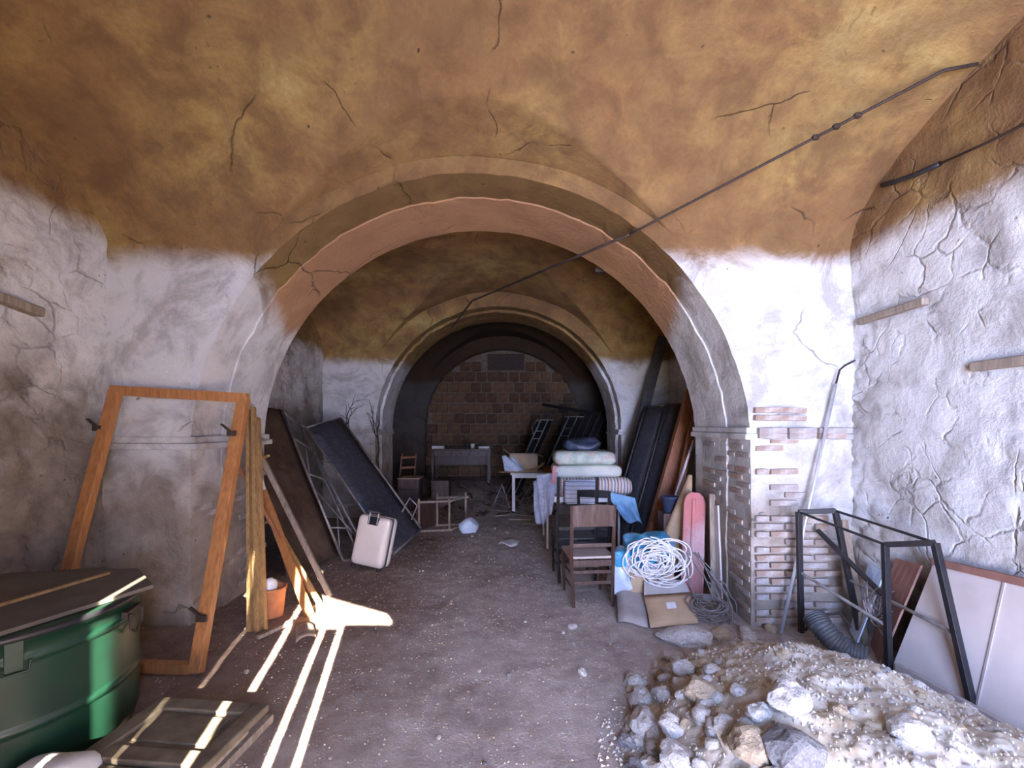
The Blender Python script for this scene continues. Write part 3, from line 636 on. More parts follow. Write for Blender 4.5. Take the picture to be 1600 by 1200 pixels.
def boxy(name, label, cat, c, d, m, rz=0, bevel=.004): return tag(ob(name, MB().box(c, d, rz), m, bevel=bevel), label, cat)
boxy('paper_stack', 'flat white box on the left end of the dark desk', 'box', (-1.86, 11.3, 1.14), (.30, .24, .07), M['paper'], .1)
boxy('paper_stack', 'flat white box on the right end of the dark desk', 'box', (-.70, 11.3, 1.135), (.27, .22, .06), M['paper'], -.05)
tag(ob('bottle', MB().lathe((-1.12, 11.3, 1.108), [(.035, 0), (.038, .01), (.038, .13), (.014, .18), (.014, .23), (.017, .235), (.017, .25)], 16), M['black'], smooth=True), 'small dark bottle standing on the desk', 'bottle')
tag(ob('cup', MB().lathe((-.99, 11.28, 1.108), [(.04, 0), (.06, .12), (.055, .12), (.037, .01)], 16), M['paper'], smooth=True), 'white cup beside the dark bottle on the desk', 'cup')
# a wrecked chair in the dark left of the desk
t = thing('chair', 'broken thin-legged chair lying in the dark corner left of the desk', 'chair', (-2.25, 10.2, .2))
for a, b in (((-2.6, 10.2, .2), (-2.5, 10.2, 1.05)), ((-2.25, 10.2, .2), (-2.18, 10.2, 1.05))): ob('leg', MB().tube([a, b], .014), M['brownwood'], t)
for z_ in (.5, .72, .95): ob('slat', MB().beam((-2.55, 10.2, z_), (-2.2, 10.2, z_+.02), .012, .05), M['brownwood'], t)
ob('seat', MB().box((-2.35, 10.4, .5), (.4, .4, .03)), M['brownwood'], t)
for xx in (-2.5, -2.2): ob('leg', MB().tube([(xx, 10.58, .2), (xx, 10.58, .49)], .014), M['brownwood'], t)
# floor sticks under the arch
rs = random.Random(9)
for k, (px, py, dx, dy) in enumerate(((740, 796, 50, 2), (782, 792, 30, 3), (795, 811, 34, 1), (800, 803, 40, 4), (770, 806, 26, -2), (818, 818, 30, 2))):
    a = fl(px, py, .02); b = fl(px+dx, py+dy, .025)
    bar_thing('stick', ['long pale stick on the floor left of the white table leg', 'pale stick behind the white table leg', 'short pale stick nearest the hanging grey cloth', 'thin stick crossing the floor at the white table leg', 'stub of lath left of the white table leg', 'pale stick just before the hanging grey cloth'][k], 'stick', a, b, .045, .02, M['greywood'], group='sticks on the floor by the white table')
dm = MB()
for k in range(170):
    x_ = rs.uniform(-1.9, .9); y_ = rs.uniform(8.3, 10.9); l_ = rs.uniform(.04, .28); a_ = rs.uniform(0, 3.14); z_ = floor_z(x_, y_)+.01
    d = Vector((math.cos(a_), math.sin(a_), rs.uniform(-.1, .1)))*l_/2; dm.beam(Vector((x_, y_, z_))-d, Vector((x_, y_, z_+rs.uniform(0, .08)))+d, rs.uniform(.02, .08), rs.uniform(.004, .03))
tag(ob('debris', dm, M['rustsheet']), 'dark litter of scraps over the floor below the desk', 'debris')['kind'] = 'stuff'

# ---- white table with its load
def table(label, x0, x1, y0, y1, z, m, th=.03, lw=.04, skirt=.07):
    zf = floor_z((x0+x1)/2, y0); t = thing('table', label, 'table', ((x0+x1)/2, (y0+y1)/2, zf))
    ob('table_top', MB().box(((x0+x1)/2, (y0+y1)/2, z), (x1-x0, y1-y0, th)), m, t, bevel=.004)
    for xx in (x0+lw, x1-lw):
        for yy in (y0+lw, y1-lw): ob('leg', MB().box((xx, yy, (z+floor_z(xx, yy))/2-.01), (lw, lw, z-floor_z(xx, yy)-.0)), m, t, bevel=.003)
    for yy in (y0+lw, y1-lw): ob('apron', MB().box(((x0+x1)/2, yy, z-th/2-skirt/2), (x1-x0-lw*2, .02, skirt)), m, t)
    return t
table('white table heaped with cardboard and papers under the middle arch', -.03, 1.0, 8.6, 9.35, .76, M['white'], lw=.06)
t = thing('cardboard_box', 'open brown cardboard box standing on the white table', 'box', at(818, 722, 9.0))
cx, cy, cz = .23, 9.05, .776
for (c, d) in (((cx, cy-.2, cz+.17), (.55, .012, .34)), ((cx, cy+.2, cz+.17), (.55, .012, .34)), ((cx-.27, cy, cz+.17), (.012, .39, .34)), ((cx+.27, cy, cz+.17), (.012, .39, .34)), ((cx, cy, cz+.006), (.53, .39, .012))): ob('side', MB().box(c, d), M['card'], t)
ob('flap', MB().sheet((cx-.27, cy-.2, cz+.34), (cx-.27, cy+.2, cz+.34), (cx-.40, cy+.2, cz+.44), (cx-.40, cy-.2, cz+.44), 2, 2, .008), M['card'], t)
ob('flap', MB().sheet((cx+.27, cy-.2, cz+.34), (cx+.27, cy+.2, cz+.34), (cx+.40, cy+.2, cz+.28), (cx+.40, cy-.2, cz+.28), 2, 2, .008), M['card'], t)
tag(ob('paper_bundle', MB().sheet((-.14, 8.62, .80), (.32, 8.62, .79), (.02, 8.80, 1.06), (-.20, 8.80, 1.10), 8, 6, .02, lambda u, v, n: n*.03*math.sin(u*9+v*5)), M['bagclear'], smooth=True), 'pale blue crumpled papers before the cardboard box on the white table', 'papers')
for k in range(2): tag(ob('bent_rod', MB().tube([(-.25+.1*k, 8.56, .80+.01*k), (.1, 8.55, .80), (.45, 8.57, .84+.02*k), (.62, 8.6, .95+.03*k)], .014), M['pine2']), ('front', 'rear')[k]+' curved wooden rod lying on the edge of the white table', 'rod')
boxy('tray', 'red brown tray on the right of the white table', 'tray', (.80, 8.95, .82), (.36, .4, .09), M['brownwood'])
t = thing('folding_stool', 'folded metal stool lying under the white table', 'stool', (.35, 9.2, 0))
for a, b in (((.1, 9.0, .03), (.45, 9.25, .55)), ((.25, 9.0, .03), (.6, 9.25, .55)), ((.05, 9.0, .05), (.3, 9.0, .05)), ((.42, 9.25, .53), (.63, 9.25, .53)), ((-.4, 9.0, .03), (-.2, 9.1, .5)), ((-.2, 9.1, .5), (-.05, 9.0, .03))): ob('tube', MB().tube([a, b], .014), M['steel'], t)

# ---- black folded bed frames standing in the end bay, right
G = 'black folded cots standing in the far right bay'
cots = [(845, 656, 806, 735, 34), (889, 651, 845, 735, 40), (915, 645, 880, 735, 34), (940, 642, 905, 735, 30), (955, 640, 930, 735, 26)]
cl = ['black folded cot with looped pale tube frame, leftmost of the row', 'black folded cot with a bright tube T, second from the left', 'third black folded cot from the left in the far bay', 'fourth black folded cot from the left in the far bay', 'rightmost black folded cot against the middle arch']
for k, (tx, ty, bx, by, wd) in enumerate(cots):
    Y = 9.75+.14*k; a = at(bx, by, Y); a.z = floor_z(a.x, Y)+.02; tl = at(tx, ty, Y+.10)
    a.x = tl.x-(tl.z-.18)*.46; w_ = Vector((wd/F*Y*.62, .05, 0))
    t = thing('folded_cot', cl[k], 'cot', a, G)
    off = Vector((-.0, .05, 0))
    ob('cover', MB().sheet(a+off-w_*.2, a+off+w_*.9, tl+off+w_*.9, tl+off-w_*.2, 3, 6, .05), M['soot'], t)
    tm = M['steel'] if k < 2 else M['iron']
    ob('side_rail', MB().tube([a, tl], .015), tm, t); ob('side_rail', MB().tube([a+w_*.55, tl+w_*.55], .012), tm, t)
    ob('end_rail', MB().tube([tl-w_*.3, tl+w_*.95], .015), tm, t)
    if k == 0: ob('loop', MB().tube([tl+Vector((-.16, -.02, -.35)), tl+Vector((-.2, -.02, -.15)), tl+Vector((-.1, -.02, -.02)), tl+Vector((.0, -.02, -.05))], .01), tm, t)
    if k < 2:
        for z_ in (.75, .85): ob('cross_rail', MB().tube([lerp(a, tl, z_), lerp(a, tl, z_)+w_*.55], .010), tm, t)
bar_thing('beam', 'blackened beam slung above the row of folded cots', 'beam', at(848, 632, 10.7), at(940, 648, 9.9), .06, .07, M['soot'])

# ---- second table under the mattress stack
table('low white table carrying the stack of mattresses', .46, 1.50, 6.15, 6.95, .70, M['white'], .025, .028, .05)
def matt(name, label, c, d, m, r, nzz, seed=0, mm=None): return tag(ob(name, MB().soft(c, d, r, 9, nzz, 5, mm, seed), m, smooth=True), label, 'mattress' if name == 'mattress' else name, )
matt('mattress', 'brown and white striped mattress at the bottom of the stack', (1.12, 6.50, .845), (1.10, .72, .26), M['strip'], .10, .02, 1)
matt('mattress', 'pale greenish folded mattress in the middle of the stack', (1.06, 6.50, 1.055), (.94, .66, .17), M['tick'], .075, .015, 2)
matt('mattress', 'floral mattress roll on top of the stack', (1.03, 6.48, 1.235), (.86, .62, .20), M['floral'], .095, .02, 3)
tag(ob('blanket', MB().soft((1.0, 6.5, 1.41), (.50, .40, .17), .08, 8, .06, 7, seed=5), M['navy'], smooth=True), 'crumpled navy blue bag on top of the mattress stack', 'blanket')
tag(ob('cushion', MB().soft((.93, 6.02, .80), (.46, .14, .34), .06, 6, .012, 6), M['plaid'], smooth=True), 'blue plaid cushion hanging in front of the striped mattress', 'cushion')
def drape(name, label, q, m, amp=.035, fr=14, th=.012): return tag(ob(name, MB().sheet(*q, 20, 24, th, lambda u, v, n: n*amp*(math.sin(u*fr+v*3)*(1.2-v)+.5*noise.noise((u*5, v*5, fr)))+Vector((0, 0, -.03*math.sin(u*6)*(1-v)))), m, smooth=True), label, 'cloth')
drape('hanging_cloth', 'long grey blue cloth hanging off the left side of the mattress stack', [at(846, 818, 6.0), at(862, 806, 6.0), at(872, 738, 6.05), at(838, 742, 6.2)], M['cloth'], .03, 9)
drape('hanging_cloth', 'lighter grey cloth fold hanging beside the white table leg', [at(836, 812, 6.15), at(852, 824, 6.05), at(858, 740, 6.1), at(834, 752, 6.3)], M['cloth'], .025, 8)
drape('hanging_cloth', 'sky blue cloth draped off the right side of the mattress stack', [at(975, 812, 5.85), at(1003, 820, 5.8), at(992, 778, 5.9), at(942, 766, 6.0)], M['cloth2'], .035, 9)
tag(ob('red_strap', MB().sheet(at(861, 757, 5.98), at(868, 755, 5.98), at(870, 728, 6.0), at(864, 728, 6.0), 3, 8, .008, lambda u, v, n: n*.02*math.sin(v*6)), M['redp']), 'faded red strap hanging at the left edge of the mattress stack', 'strap')

# ---- wooden chairs
def chair(label, loc, rz, m, H=.95, w=.38, d=.40, hs=.45, panel=.19, group=None, seatm=None, lean_=.05, rz_=None):
    t = thing('chair', label, 'chair', loc, group); t.rotation_euler = (0, 0, 0); Mz = Matrix.Rotation(rz, 3, 'Z'); L0 = Vector(loc)
    def p(x, y, z): return L0+Mz@Vector((x, y, z))
    for s in (-1, 1):
        ob('back_post', MB().tube([p(s*w*.46, -.03, .0), p(s*w*.5, 0, hs), p(s*w*.5, -lean_, H)], .019, 6), m, t)
        ob('leg', MB().tube([p(s*w*.47, d, 0), p(s*w*.5, d-.01, hs-.02)], [.014, .02], 6), m, t)
    RT = rz_ or H; f_ = (RT-hs)/(H-hs)
    ob('top_rail', MB().sheet(p(-w*.5, -lean_*.75*f_, RT-panel), p(w*.5, -lean_*.75*f_, RT-panel), p(w*.5, -lean_*f_-.005, RT), p(-w*.5, -lean_*f_-.005, RT), 6, 4, .018, lambda u, v, n: Vector((0, .0, .012*math.sin(u*3.14)*v))), m, t, bevel=.003)
    ob('splat_rail', MB().beam(p(-w*.48, -.008, hs+.12), p(w*.48, -.008, hs+.12), .015, .035), m, t)
    st = ob('seat', MB().box(p(0, d/2, hs), (w+.03, d, .025), rz), seatm or m, t, bevel=.006)
    for yy in (.0, d-.02): ob('apron', MB().beam(p(-w*.47, yy, hs-.05), p(w*.47, yy, hs-.05), .016, .06), m, t)
    for s in (-1, 1):
        ob('apron', MB().beam(p(s*w*.48, .02, hs-.05), p(s*w*.48, d-.03, hs-.05), .016, .06), m, t)
        for z_ in (.16, .28): ob('stretcher', MB().tube([p(s*w*.47, -.01, z_), p(s*w*.48, d-.01, z_)], .010, 6), m, t)
    for z_ in (.22, .32): ob('stretcher', MB().beam(p(-w*.47, -.01, z_), p(w*.47, -.01, z_), .014, .03), m, t)
    ob('stretcher', MB().beam(p(-w*.47, d-.01, .25), p(w*.47, d-.01, .25), .014, .03), m, t)
    return t
G = 'dark wooden chairs before the mattress stack'
chair('dark brown wooden chair seen from behind, nearest the camera', (.755, 4.22, 0.0), .08, M['darkwood'], .95, .40, .40, .45, .20, G, M['seat'])
chair('black tall-backed chair between the brown chair and the mattress stack', (.70, 4.86, 0.0), .06, M['black'], 1.14, .42, .36, .46, .10, G, lean_=.07, rz_=.84)
chair('black chair half hidden behind the right side of the tall-backed chair', (.98, 5.36, 0.0), -.25, M['black'], .92, .36, .36, .45, .08, G)

# ---- leaning bed bases and timbers, right side of the middle bay
G = 'bed bases leaning at the right wall'
bed_base('dark mesh bed base leaning at the right wall, left one', at(946, 846, 6.55), at(975, 857, 6.2), at(1040, 633, 6.8), at(1009, 637, 7.2), (), (), True, G, M['pipe'], .02)
bed_base('dark mesh bed base leaning at the right wall, next to the brown post', at(979, 862, 6.05), at(1004, 872, 5.75), at(1067, 632, 6.35), at(1042, 633, 6.7), (), (), True, G, M['pipe'], .02)
bar_thing('post', 'tall near-black beam reaching highest on the right wall', 'beam', at(955, 838, 7.0)+Vector((0, 0, .03)), at(1036, 527, 7.9), .16, .07, M['pipe'], (0, 1, 0))
bar_thing('post', 'red brown square timber leaning beside the mesh bed bases', 'beam', at(1012, 878, 5.62)+Vector((0, 0, .04)), at(1084, 612, 6.0), .20, .10, M['brownwood'], (0, 1, 0))
bar_thing('plank', 'narrow brown plank leaning between timber and near pier', 'plank', at(1036, 885, 5.35)+Vector((0, 0, .03)), at(1086, 650, 5.6), .09, .03, M['brownwood'], (0, 1, 0))
bar_thing('rod', 'thin white rod leaning beside the narrow brown plank', 'rod', at(1050, 790, 5.2), at(1084, 688, 5.3), .02, .02, M['white'])
tag(ob('bucket', MB().lathe(at(1046, 800, 5.1), [(.06, 0), (.09, .16), (.1, .165), (.1, .18), (.085, .18), (.07, .02)], 20), M['navy'], smooth=True), 'dark blue tub standing on a wooden block beside the brown timber', 'bucket')
bz = at(1046, 800, 5.1).z; bx = at(1046, 800, 5.1).x
boxy('block', 'wooden block under the dark blue tub', 'block', (bx, 5.1, bz/2), (.2, .2, bz), M['darkwood'])
tag(ob('cardboard_sheet', MB().sheet(at(1022, 868, 5.0), at(1080, 902, 4.74), at(1081, 742, 4.85), at(1075, 742, 4.95), 6, 6, .01, lambda u, v, n: n*.02*math.sin(u*4)), M['card'], smooth=True), 'big beige cardboard sheet leaning on the right jamb', 'cardboard')
def rounded(px, py, Y, w, h, n=8):
    return None
t = thing('red_sledge', 'faded red plastic board with rounded top leaning on the right jamb', 'board', at(1094, 918, 4.62))
a = Vector((1.80, 4.50, .01)); b = Vector((1.90, 4.66, 1.0)); wv = Vector((.085, -.07, 0)); dd = (b-a)
pts = [a-wv, a+wv, a+wv+dd*.9, a+wv*.8+dd*.96, a+wv*.4+dd, a-wv*.4+dd, a-wv*.8+dd*.96, a-wv+dd*.9]
nn = dd.cross(wv).normalized(); ob('shell', MB().prism(pts, nn*.03), M['redp'], t, bevel=.01)
ob('rib', MB().beam(a+nn*-.01+dd*.05, a+nn*-.01+dd*.93, .03, .02, nn), M['redp'], t, bevel=.006)
bar_thing('batten', 'pale dusty batten leaning against the red board', 'batten', (1.93, 4.30, .02), (1.97, 4.42, 1.02), .05, .02, M['greywood'], (0, 1, 0))
bar_thing('board', 'pinkish short board standing behind the red board at the jamb', 'board', (1.97, 4.24, .02), (1.985, 4.36, .92), .10, .018, M['board'], (1, 0, 0))

# ---- box with blue bag and tangled cords
bc = Vector((1.33, 4.42, 0)); t = thing('cardboard_box', 'cardboard box on the floor full of blue bags and white cord', 'box', bc)
for (dx, dy, sx, sy) in ((0, -.17, .40, .012), (0, .17, .40, .012), (-.2, 0, .012, .34), (.2, 0, .012, .34)): ob('side', MB().box(bc+Vector((dx, dy, .17)), (sx, sy, .34)), M['card'], t)
ob('base', MB().box(bc+Vector((0, 0, .012)), (.4, .33, .01)), M['card'], t)
tag(ob('plastic_bag', MB().soft(bc+Vector((.02, 0, .45)), (.50, .40, .36), .16, 9, .06, 7, seed=2), M['bagblue'], smooth=True), 'bright blue plastic bag bulging out of the cardboard box', 'bag')
tag(ob('plastic_bag', MB().soft(bc+Vector((-.28, -.06, .27)), (.22, .26, .44), .10, 8, .05, 8, seed=7), M['bagclear'], smooth=True), 'milky blue plastic bag hanging at the left of the cardboard box', 'bag')
tag(ob('plastic_bag', MB().soft(bc+Vector((-.27, -.14, .42)), (.16, .14, .22), .06, 6, .03, 9, seed=9), M['bagblue'], smooth=True), 'small turquoise bag tucked into the milky bag', 'bag')
rc = random.Random(21); rp = MB()
for k in range(34):
    cc = bc+Vector((rc.uniform(-.12, .16), -.16+rc.uniform(-.05, .05), rc.uniform(.36, .50))); ra = rc.uniform(.10, .25); rb_ = rc.uniform(.08, .18); ph = rc.uniform(0, 6.28); tl_ = rc.uniform(-.5, .5); ln = rc.uniform(3.5, 6.2)
    pts = []
    for i in range(22):
        a_ = ph+ln*i/21; x_ = ra*math.cos(a_); z_ = rb_*math.sin(a_)
        xx = x_*math.cos(tl_)-z_*math.sin(tl_); zz_ = x_*math.sin(tl_)+z_*math.cos(tl_)
        pts.append(cc+Vector((xx, -.07-.05*noise.noise((k, i*.25, 0))-.03, zz_)))
    rp.tube(pts, .0065, 5)
tag(ob('rope_tangle', rp, M['rope'], smooth=True), 'tangle of white cord heaped over the blue bags', 'rope')
cb = MB()
for k in range(16):
    cc = Vector((1.72+rc.uniform(-.05, .06), 3.93+rc.uniform(-.06, .08), .02+k*.006)); ra = rc.uniform(.09, .17); ph = rc.uniform(0, 6)
    cb.tube([cc+Vector((ra*math.cos(ph+i*.33), ra*.75*math.sin(ph+i*.33), .05*(1+math.sin(ph+i*.33))*.6)) for i in range(17)], .006, 5)
for k in range(9):
    x0_ = 1.66+rc.uniform(-.10, .10); pts = []; ra = rc.uniform(-.06, .22)
    for i in range(12):
        s_ = i/11; pts.append(Vector((x0_+ra*math.sin(s_*3.1)+.13*s_, 4.22-.42*s_+rc.uniform(-.006, .006), max(.012, .50*(1-s_)**2+.05*math.sin(s_*3.1)*rc.random()))))
    cb.tube(pts, .006, 5)
tag(ob('cable_bundle', cb, M['cable'], smooth=True), 'bundle of dark grey cables spilling to the floor at the right jamb', 'cable')
t = thing('cardboard_flap', 'flattened brown cardboard with a white sticker in front of the cord box', 'cardboard', (1.45, 3.95, 0))
ob('panel', MB().sheet(fl(1016, 981, .012), fl(1091, 974, .012), at(1078, 925, 4.12), at(1006, 930, 4.12), 6, 6, .008, lambda u, v, n: n*.01*math.sin(v*5)), M['card'], t, smooth=True)
ob('upper_panel', MB().sheet(at(1006, 930, 4.12), at(1078, 925, 4.12), at(1068, 906, 4.20), at(1006, 908, 4.2), 4, 2, .008), M['cardg'], t)
pa, pb, pc_, pd = fl(1016, 981, .012), fl(1091, 974, .012), at(1078, 925, 4.12), at(1006, 930, 4.12)
def on(u, v): return (pa*(1-u)+pb*u)*(1-v)+(pd*(1-u)+pc_*u)*v+Vector((0, -.012, .008))
ob('sticker', MB().sheet(on(.42, .50), on(.62, .50), on(.62, .70), on(.42, .70), 1, 1, .003), M['paper'], t, label='small white sticker')
tag(ob('cardboard_flap', MB().sheet(fl(966, 972, .012), fl(1012, 978, .02), at(1008, 905, 4.45), at(962, 908, 4.5), 4, 5, .008, lambda u, v, n: n*.015*math.sin(u*5)), M['cardg'], smooth=True), 'dusty grey cardboard sheet lying left of the brown one with the sticker', 'cardboard')

# ---- right corner: pole, black rack, panels, pipe, wires
t = thing('pole', 'bright aluminium pole with bent black tip leaning in the right corner', 'pole', fl(1218, 990))
ob('shaft', MB().tube([fl(1220, 990, .01), at(1306, 600, 3.73)], .013, 10), M['alu'], t, smooth=True)
ob('tip', MB().tube([at(1306, 600, 3.73), at(1312, 578, 3.73), at(1320, 571, 3.68), at(1336, 563, 3.6)], .008, 6), M['black'], t, smooth=True)
t = thing('steel_rack', 'black steel stand of two splayed end frames joined by rails, right corner', 'stand', (2.6, 3.3, 0))
near = dict(bl=at(1389, 1051, 3.07), br=at(1520, 1105, 2.60), tr=at(1461, 848, 2.84), tl=at(1383, 851, 3.07))
far = dict(bl=at(1252, 988, 3.62), br=at(1343, 985, 3.50), tr=at(1305, 798, 3.56), tl=at(1248, 800, 3.62))
for q_, w_ in ((near, .036), (far, .036)):
    ob('leg', MB().beam(q_['bl'], q_['tl'], w_, w_, (0, 1, 0)), M['black'], t, bevel=.002); ob('leg', MB().beam(q_['br'], q_['tr'], w_, w_, (0, 1, 0)), M['black'], t, bevel=.002)
    ob('top_bar', MB().beam(q_['tl'], q_['tr'], w_, w_), M['black'], t, bevel=.002)
for a_, b_ in (('tl', 'tl'), ('tr', 'tr')): ob('rail', MB().tube([far[a_], near[b_]], .010, 8), M['black'], t)
ob('lower_rail', MB().tube([lerp(far['bl'], far['tl'], .5), lerp(near['bl'], near['tl'], .36)], .012, 8), M['steel'], t)
ob('lower_rail', MB().tube([lerp(far['br'], far['tr'], .42), lerp(near['br'], near['tr'], .42)], .012, 8), M['steel'], t)
bar_thing('plank', 'dark plank leaning into the corner behind the black stand', 'plank', (2.72, 3.45, .02), at(1318, 812, 3.68), .05, .03, M['greywood'], (0, 1, 0))
bar_thing('plank', 'dark slanting stick crossing behind the black stand', 'stick', at(1277, 828, 3.7), at(1395, 945, 3.15), .035, .02, M['black'], (0, 1, 0))
t = thing('wall_panel', 'large pinkish white panel with brown edge leaning on the right wall', 'panel', (2.7, 2.6, 0))
q = quad((2.63, 3.10, .01), (2.78, 1.55, .01), (2.83, 1.55, .90), (2.81, 2.98, .78))
ob('sheet', MB().sheet(*q, 6, 6, .012), M['board'], t)
ob('edge_strip', MB().beam(q[3]+Vector((-.005, 0, .012)), q[2]+Vector((-.005, 0, .012)), .03, .045), M['trim'], t, label='brown painted edge')
ob('joint_strip', MB().beam(lerp(q[0], q[1], .33)+Vector((-.01, 0, .0)), lerp(q[3], q[2], .30)+Vector((-.01, 0, 0)), .012, .006, (1, 0, 0)), M['cardg'], t)
ob('foot_board', MB().beam(q[0]+Vector((-.05, -.1, .045)), q[1]+Vector((-.05, 0, .045)), .03, .10), M['cardg'], t)
tag(ob('small_panel', MB().sheet((2.74, 3.42, .02), (2.58, 3.14, .02), (2.80, 3.06, .74), (2.83, 3.30, .72), 4, 4, .012), M['trim']), 'short brown board leaning behind the black stand', 'panel')
tag(ob('small_panel', MB().sheet((2.76, 3.66, .02), (2.66, 3.45, .02), (2.80, 3.36, .60), (2.83, 3.55, .60), 4, 4, .01), M['bagclear']), 'pale blue sheet leaning in the corner behind the black stand', 'panel')
pts = [Vector((2.26, 3.36, .27)), Vector((2.27, 3.29, .22)), Vector((2.31, 3.21, .15)), Vector((2.37, 3.14, .11)), Vector((2.44, 3.08, .10))]
fine = []; rad = []
for k in range(61):
    s_ = k/60*4; i = min(3, int(s_)); fine.append(lerp(pts[i], pts[i+1], s_-i)); rad.append(.078+(.006 if k % 3 == 1 else -.004))
tag(ob('flexible_pipe', MB().tube(fine, rad, 20), M['pipe'], smooth=True), 'thick grey corrugated pipe elbow lying behind the rubble mound', 'pipe')
wm = MB()
for k in range(16):
    c_ = at(1372+rc.uniform(-12, 14), 952+rc.uniform(-18, 14), 3.25); pts = []
    ra = rc.uniform(.06, .17); rb_ = rc.uniform(.05, .14); ph = rc.uniform(0, 6)
    for i in range(16):
        a_ = ph+i/15*rc.uniform(3.6, 4.4); pts.append(c_+Vector((ra*math.cos(a_)*.8, ra*.5*math.sin(a_*1.3), rb_*math.sin(a_))))
    wm.tube(pts, .004, 5)
tag(ob('wire_tangle', wm, M['cable'], smooth=True), 'tangle of thin dark wire hooked on the black stand', 'wire')
for k, (a_, b_) in enumerate(((at(1332, 1046, 2.92), at(1450, 1075, 2.82)), (at(1348, 1052, 2.88), at(1485, 1100, 2.70)), (at(1340, 1058, 2.84), at(1470, 1112, 2.62)))):
    tag(ob('metal_strip', MB().tube([a_, lerp(a_, b_, .5)+Vector((0, 0, .02)), b_], .011, 6), M['iron']), ['rearmost', 'middle', 'front'][k]+' of the three dark metal strips behind the mound', 'strip')
tag(ob('bent_bar', MB().tube([at(1258, 985, 3.5), at(1275, 962, 3.45), at(1312, 958, 3.4), at(1330, 980, 3.35)], .012, 6), M['iron']), 'bent dark bar arched over the grey pipe', 'bar')

# ---- ceiling cables, wall timbers
Dp = at(984, 366, 3.76)
t = thing('ceiling_cable', 'long dark cable slanting from the right wall down through both arches', 'cable', at(1528, 100, 2.74))
A_ = at(1528, 100, 2.74); A2_ = at(1475, 110, 2.80); B_ = at(738, 470, 8.1); E_ = at(706, 512, 8.15)
c_pts = [A_, A2_]+[lerp(A2_, Dp, k/12)-Vector((0, 0, .03*math.sin(math.pi*k/12)*0)) for k in range(1, 13)]
ob('near_run', MB().tube(c_pts, .0105, 8), M['iron'], t, smooth=True)
ob('far_run', MB().tube([Dp, lerp(Dp, B_, .5), B_, E_], .014, 8), M['iron'], t, smooth=True)
for k in (.30, .36, .42): p = lerp(A2_, Dp, k-.08); ob('knot', MB().soft(p, (.05, .04, .035), .015, 2), M['iron'], t)
ob('hook', MB().tube([Dp+Vector((0, 0, -.01)), Dp+Vector((.03, .02, .05)), Dp+Vector((.06, .06, .10))], .006), M['iron'], t)
t = thing('wall_cable', 'short cable with thick black sleeve high on the right wall', 'cable', at(1378, 288, 3.38))
ob('sleeve', MB().tube([at(1378, 289, 3.42), at(1398, 284, 3.33), at(1432, 272, 3.15), at(1468, 256, 2.98)], .019, 8), M['black'], t, smooth=True)
ob('wire', MB().tube([at(1466, 257, 2.99), at(1540, 224, 2.68), at(1600, 194, 2.45), at(1680, 160, 2.2)], .008, 6), M['iron'], t, smooth=True)
def rough_timber(label, a, b, w, d):
    tag(ob('timber', MB().beam(a, b, w, d, (0, 0, 1)), M['greywood'], bevel=.01), label, 'timber')
rough_timber('dark round timber end poking out of the left wall', (XL+.02, 2.75, 2.58), (XL+.03, 3.24, 2.51), .10, .065)
rough_timber('upper weathered timber let into the right wall', (XR-.01, 3.70, 2.55), (XR-.01, 3.10, 2.56), .06, .055)
rough_timber('lower weathered timber let into the right wall at the frame edge', (XR-.01, 2.78, 2.06), (XR-.01, 2.35, 2.06), .08, .06)
boxy('bracket', 'small dark iron block under the back edge of the near arch', 'bracket', at(937, 423, 5.05), (.12, .08, .05), M['iron'])

# ---- rubble mound
def mound_z(x, y):
    if y > 3.6: return 0
    u = (x-1.66)/.96; v = (y-2.20)/1.15; r2 = u*u+v*v
    h = .44*max(0, 1-r2)**.8
    u2 = (x-2.08)/.56; v2 = (y-1.75)/1.0; h = max(h, .42*max(0, 1-(u2*u2+v2*v2))**.9)
    if h > 0:
        m = min(1, h*7); d, _ = noise.voronoi((x*9, y*9, 1.0))
        h += m*(.045*noise.noise((x*3.5, y*3.5, 0))+.022*noise.noise((x*9, y*9, 0))+.011*noise.noise((x*23, y*23, 0))+.006*noise.noise((x*47, y*47, 0))-.022*d[0]+.010)
    return max(0, h)
def mfn(x, y): return (x, y, mound_z(x, y)-.02)
tag(ob('rubble_mound', grid_surface(mfn, lin(.45, 2.9, 230), lin(.85, 3.4, 240)), M['earth'], smooth=True), 'broad heap of pale earth and plaster crumbs, lower right', 'mound')
def rock_mesh(k, sub, m, sq=(1, 1, 1)):
    bm = bmesh.new(); bmesh.ops.create_icosphere(bm, subdivisions=sub, radius=1)
    for v in bm.verts:
        n_ = v.co.normalized(); d, _ = noise.voronoi(n_*1.1+Vector((k*7.3, k, 0))); s = .72+.55*d[0]+.12*noise.noise(n_*3+Vector((k, 0, k)))
        v.co = Vector((n_.x*s*sq[0], n_.y*s*sq[1], n_.z*s*sq[2]))
    me = bpy.data.meshes.new('stone'); bm.to_mesh(me); bm.free(); me.materials.append(m); return me
mats = [M['stone'], M['stone'], M['stone2'], M['stone'], M['stone3'], M['stone']]
big = [rock_mesh(k, 3, mats[k % 6], (1, .8, .62)) for k in range(8)]
small = [rock_mesh(k+20, 2, mats[k % 6], (1, .85, .7)) for k in range(10)]
def rock(me, x, y, s, z=None, label=None, group=None, rot=None):
    o = bpy.data.objects.new('stone', me); C.objects.link(o); zz = max(mound_z(x, y)-.02, floor_z(x, y)) if z is None else z
    o.location = (x, y, zz+s*.32); o.rotation_euler = (R.uniform(-.4, .4), R.uniform(-.4, .4), R.uniform(0, 6.3)) if rot is None else rot; o.scale = (s, s, s)
    return tag(o, label, 'stone', group)
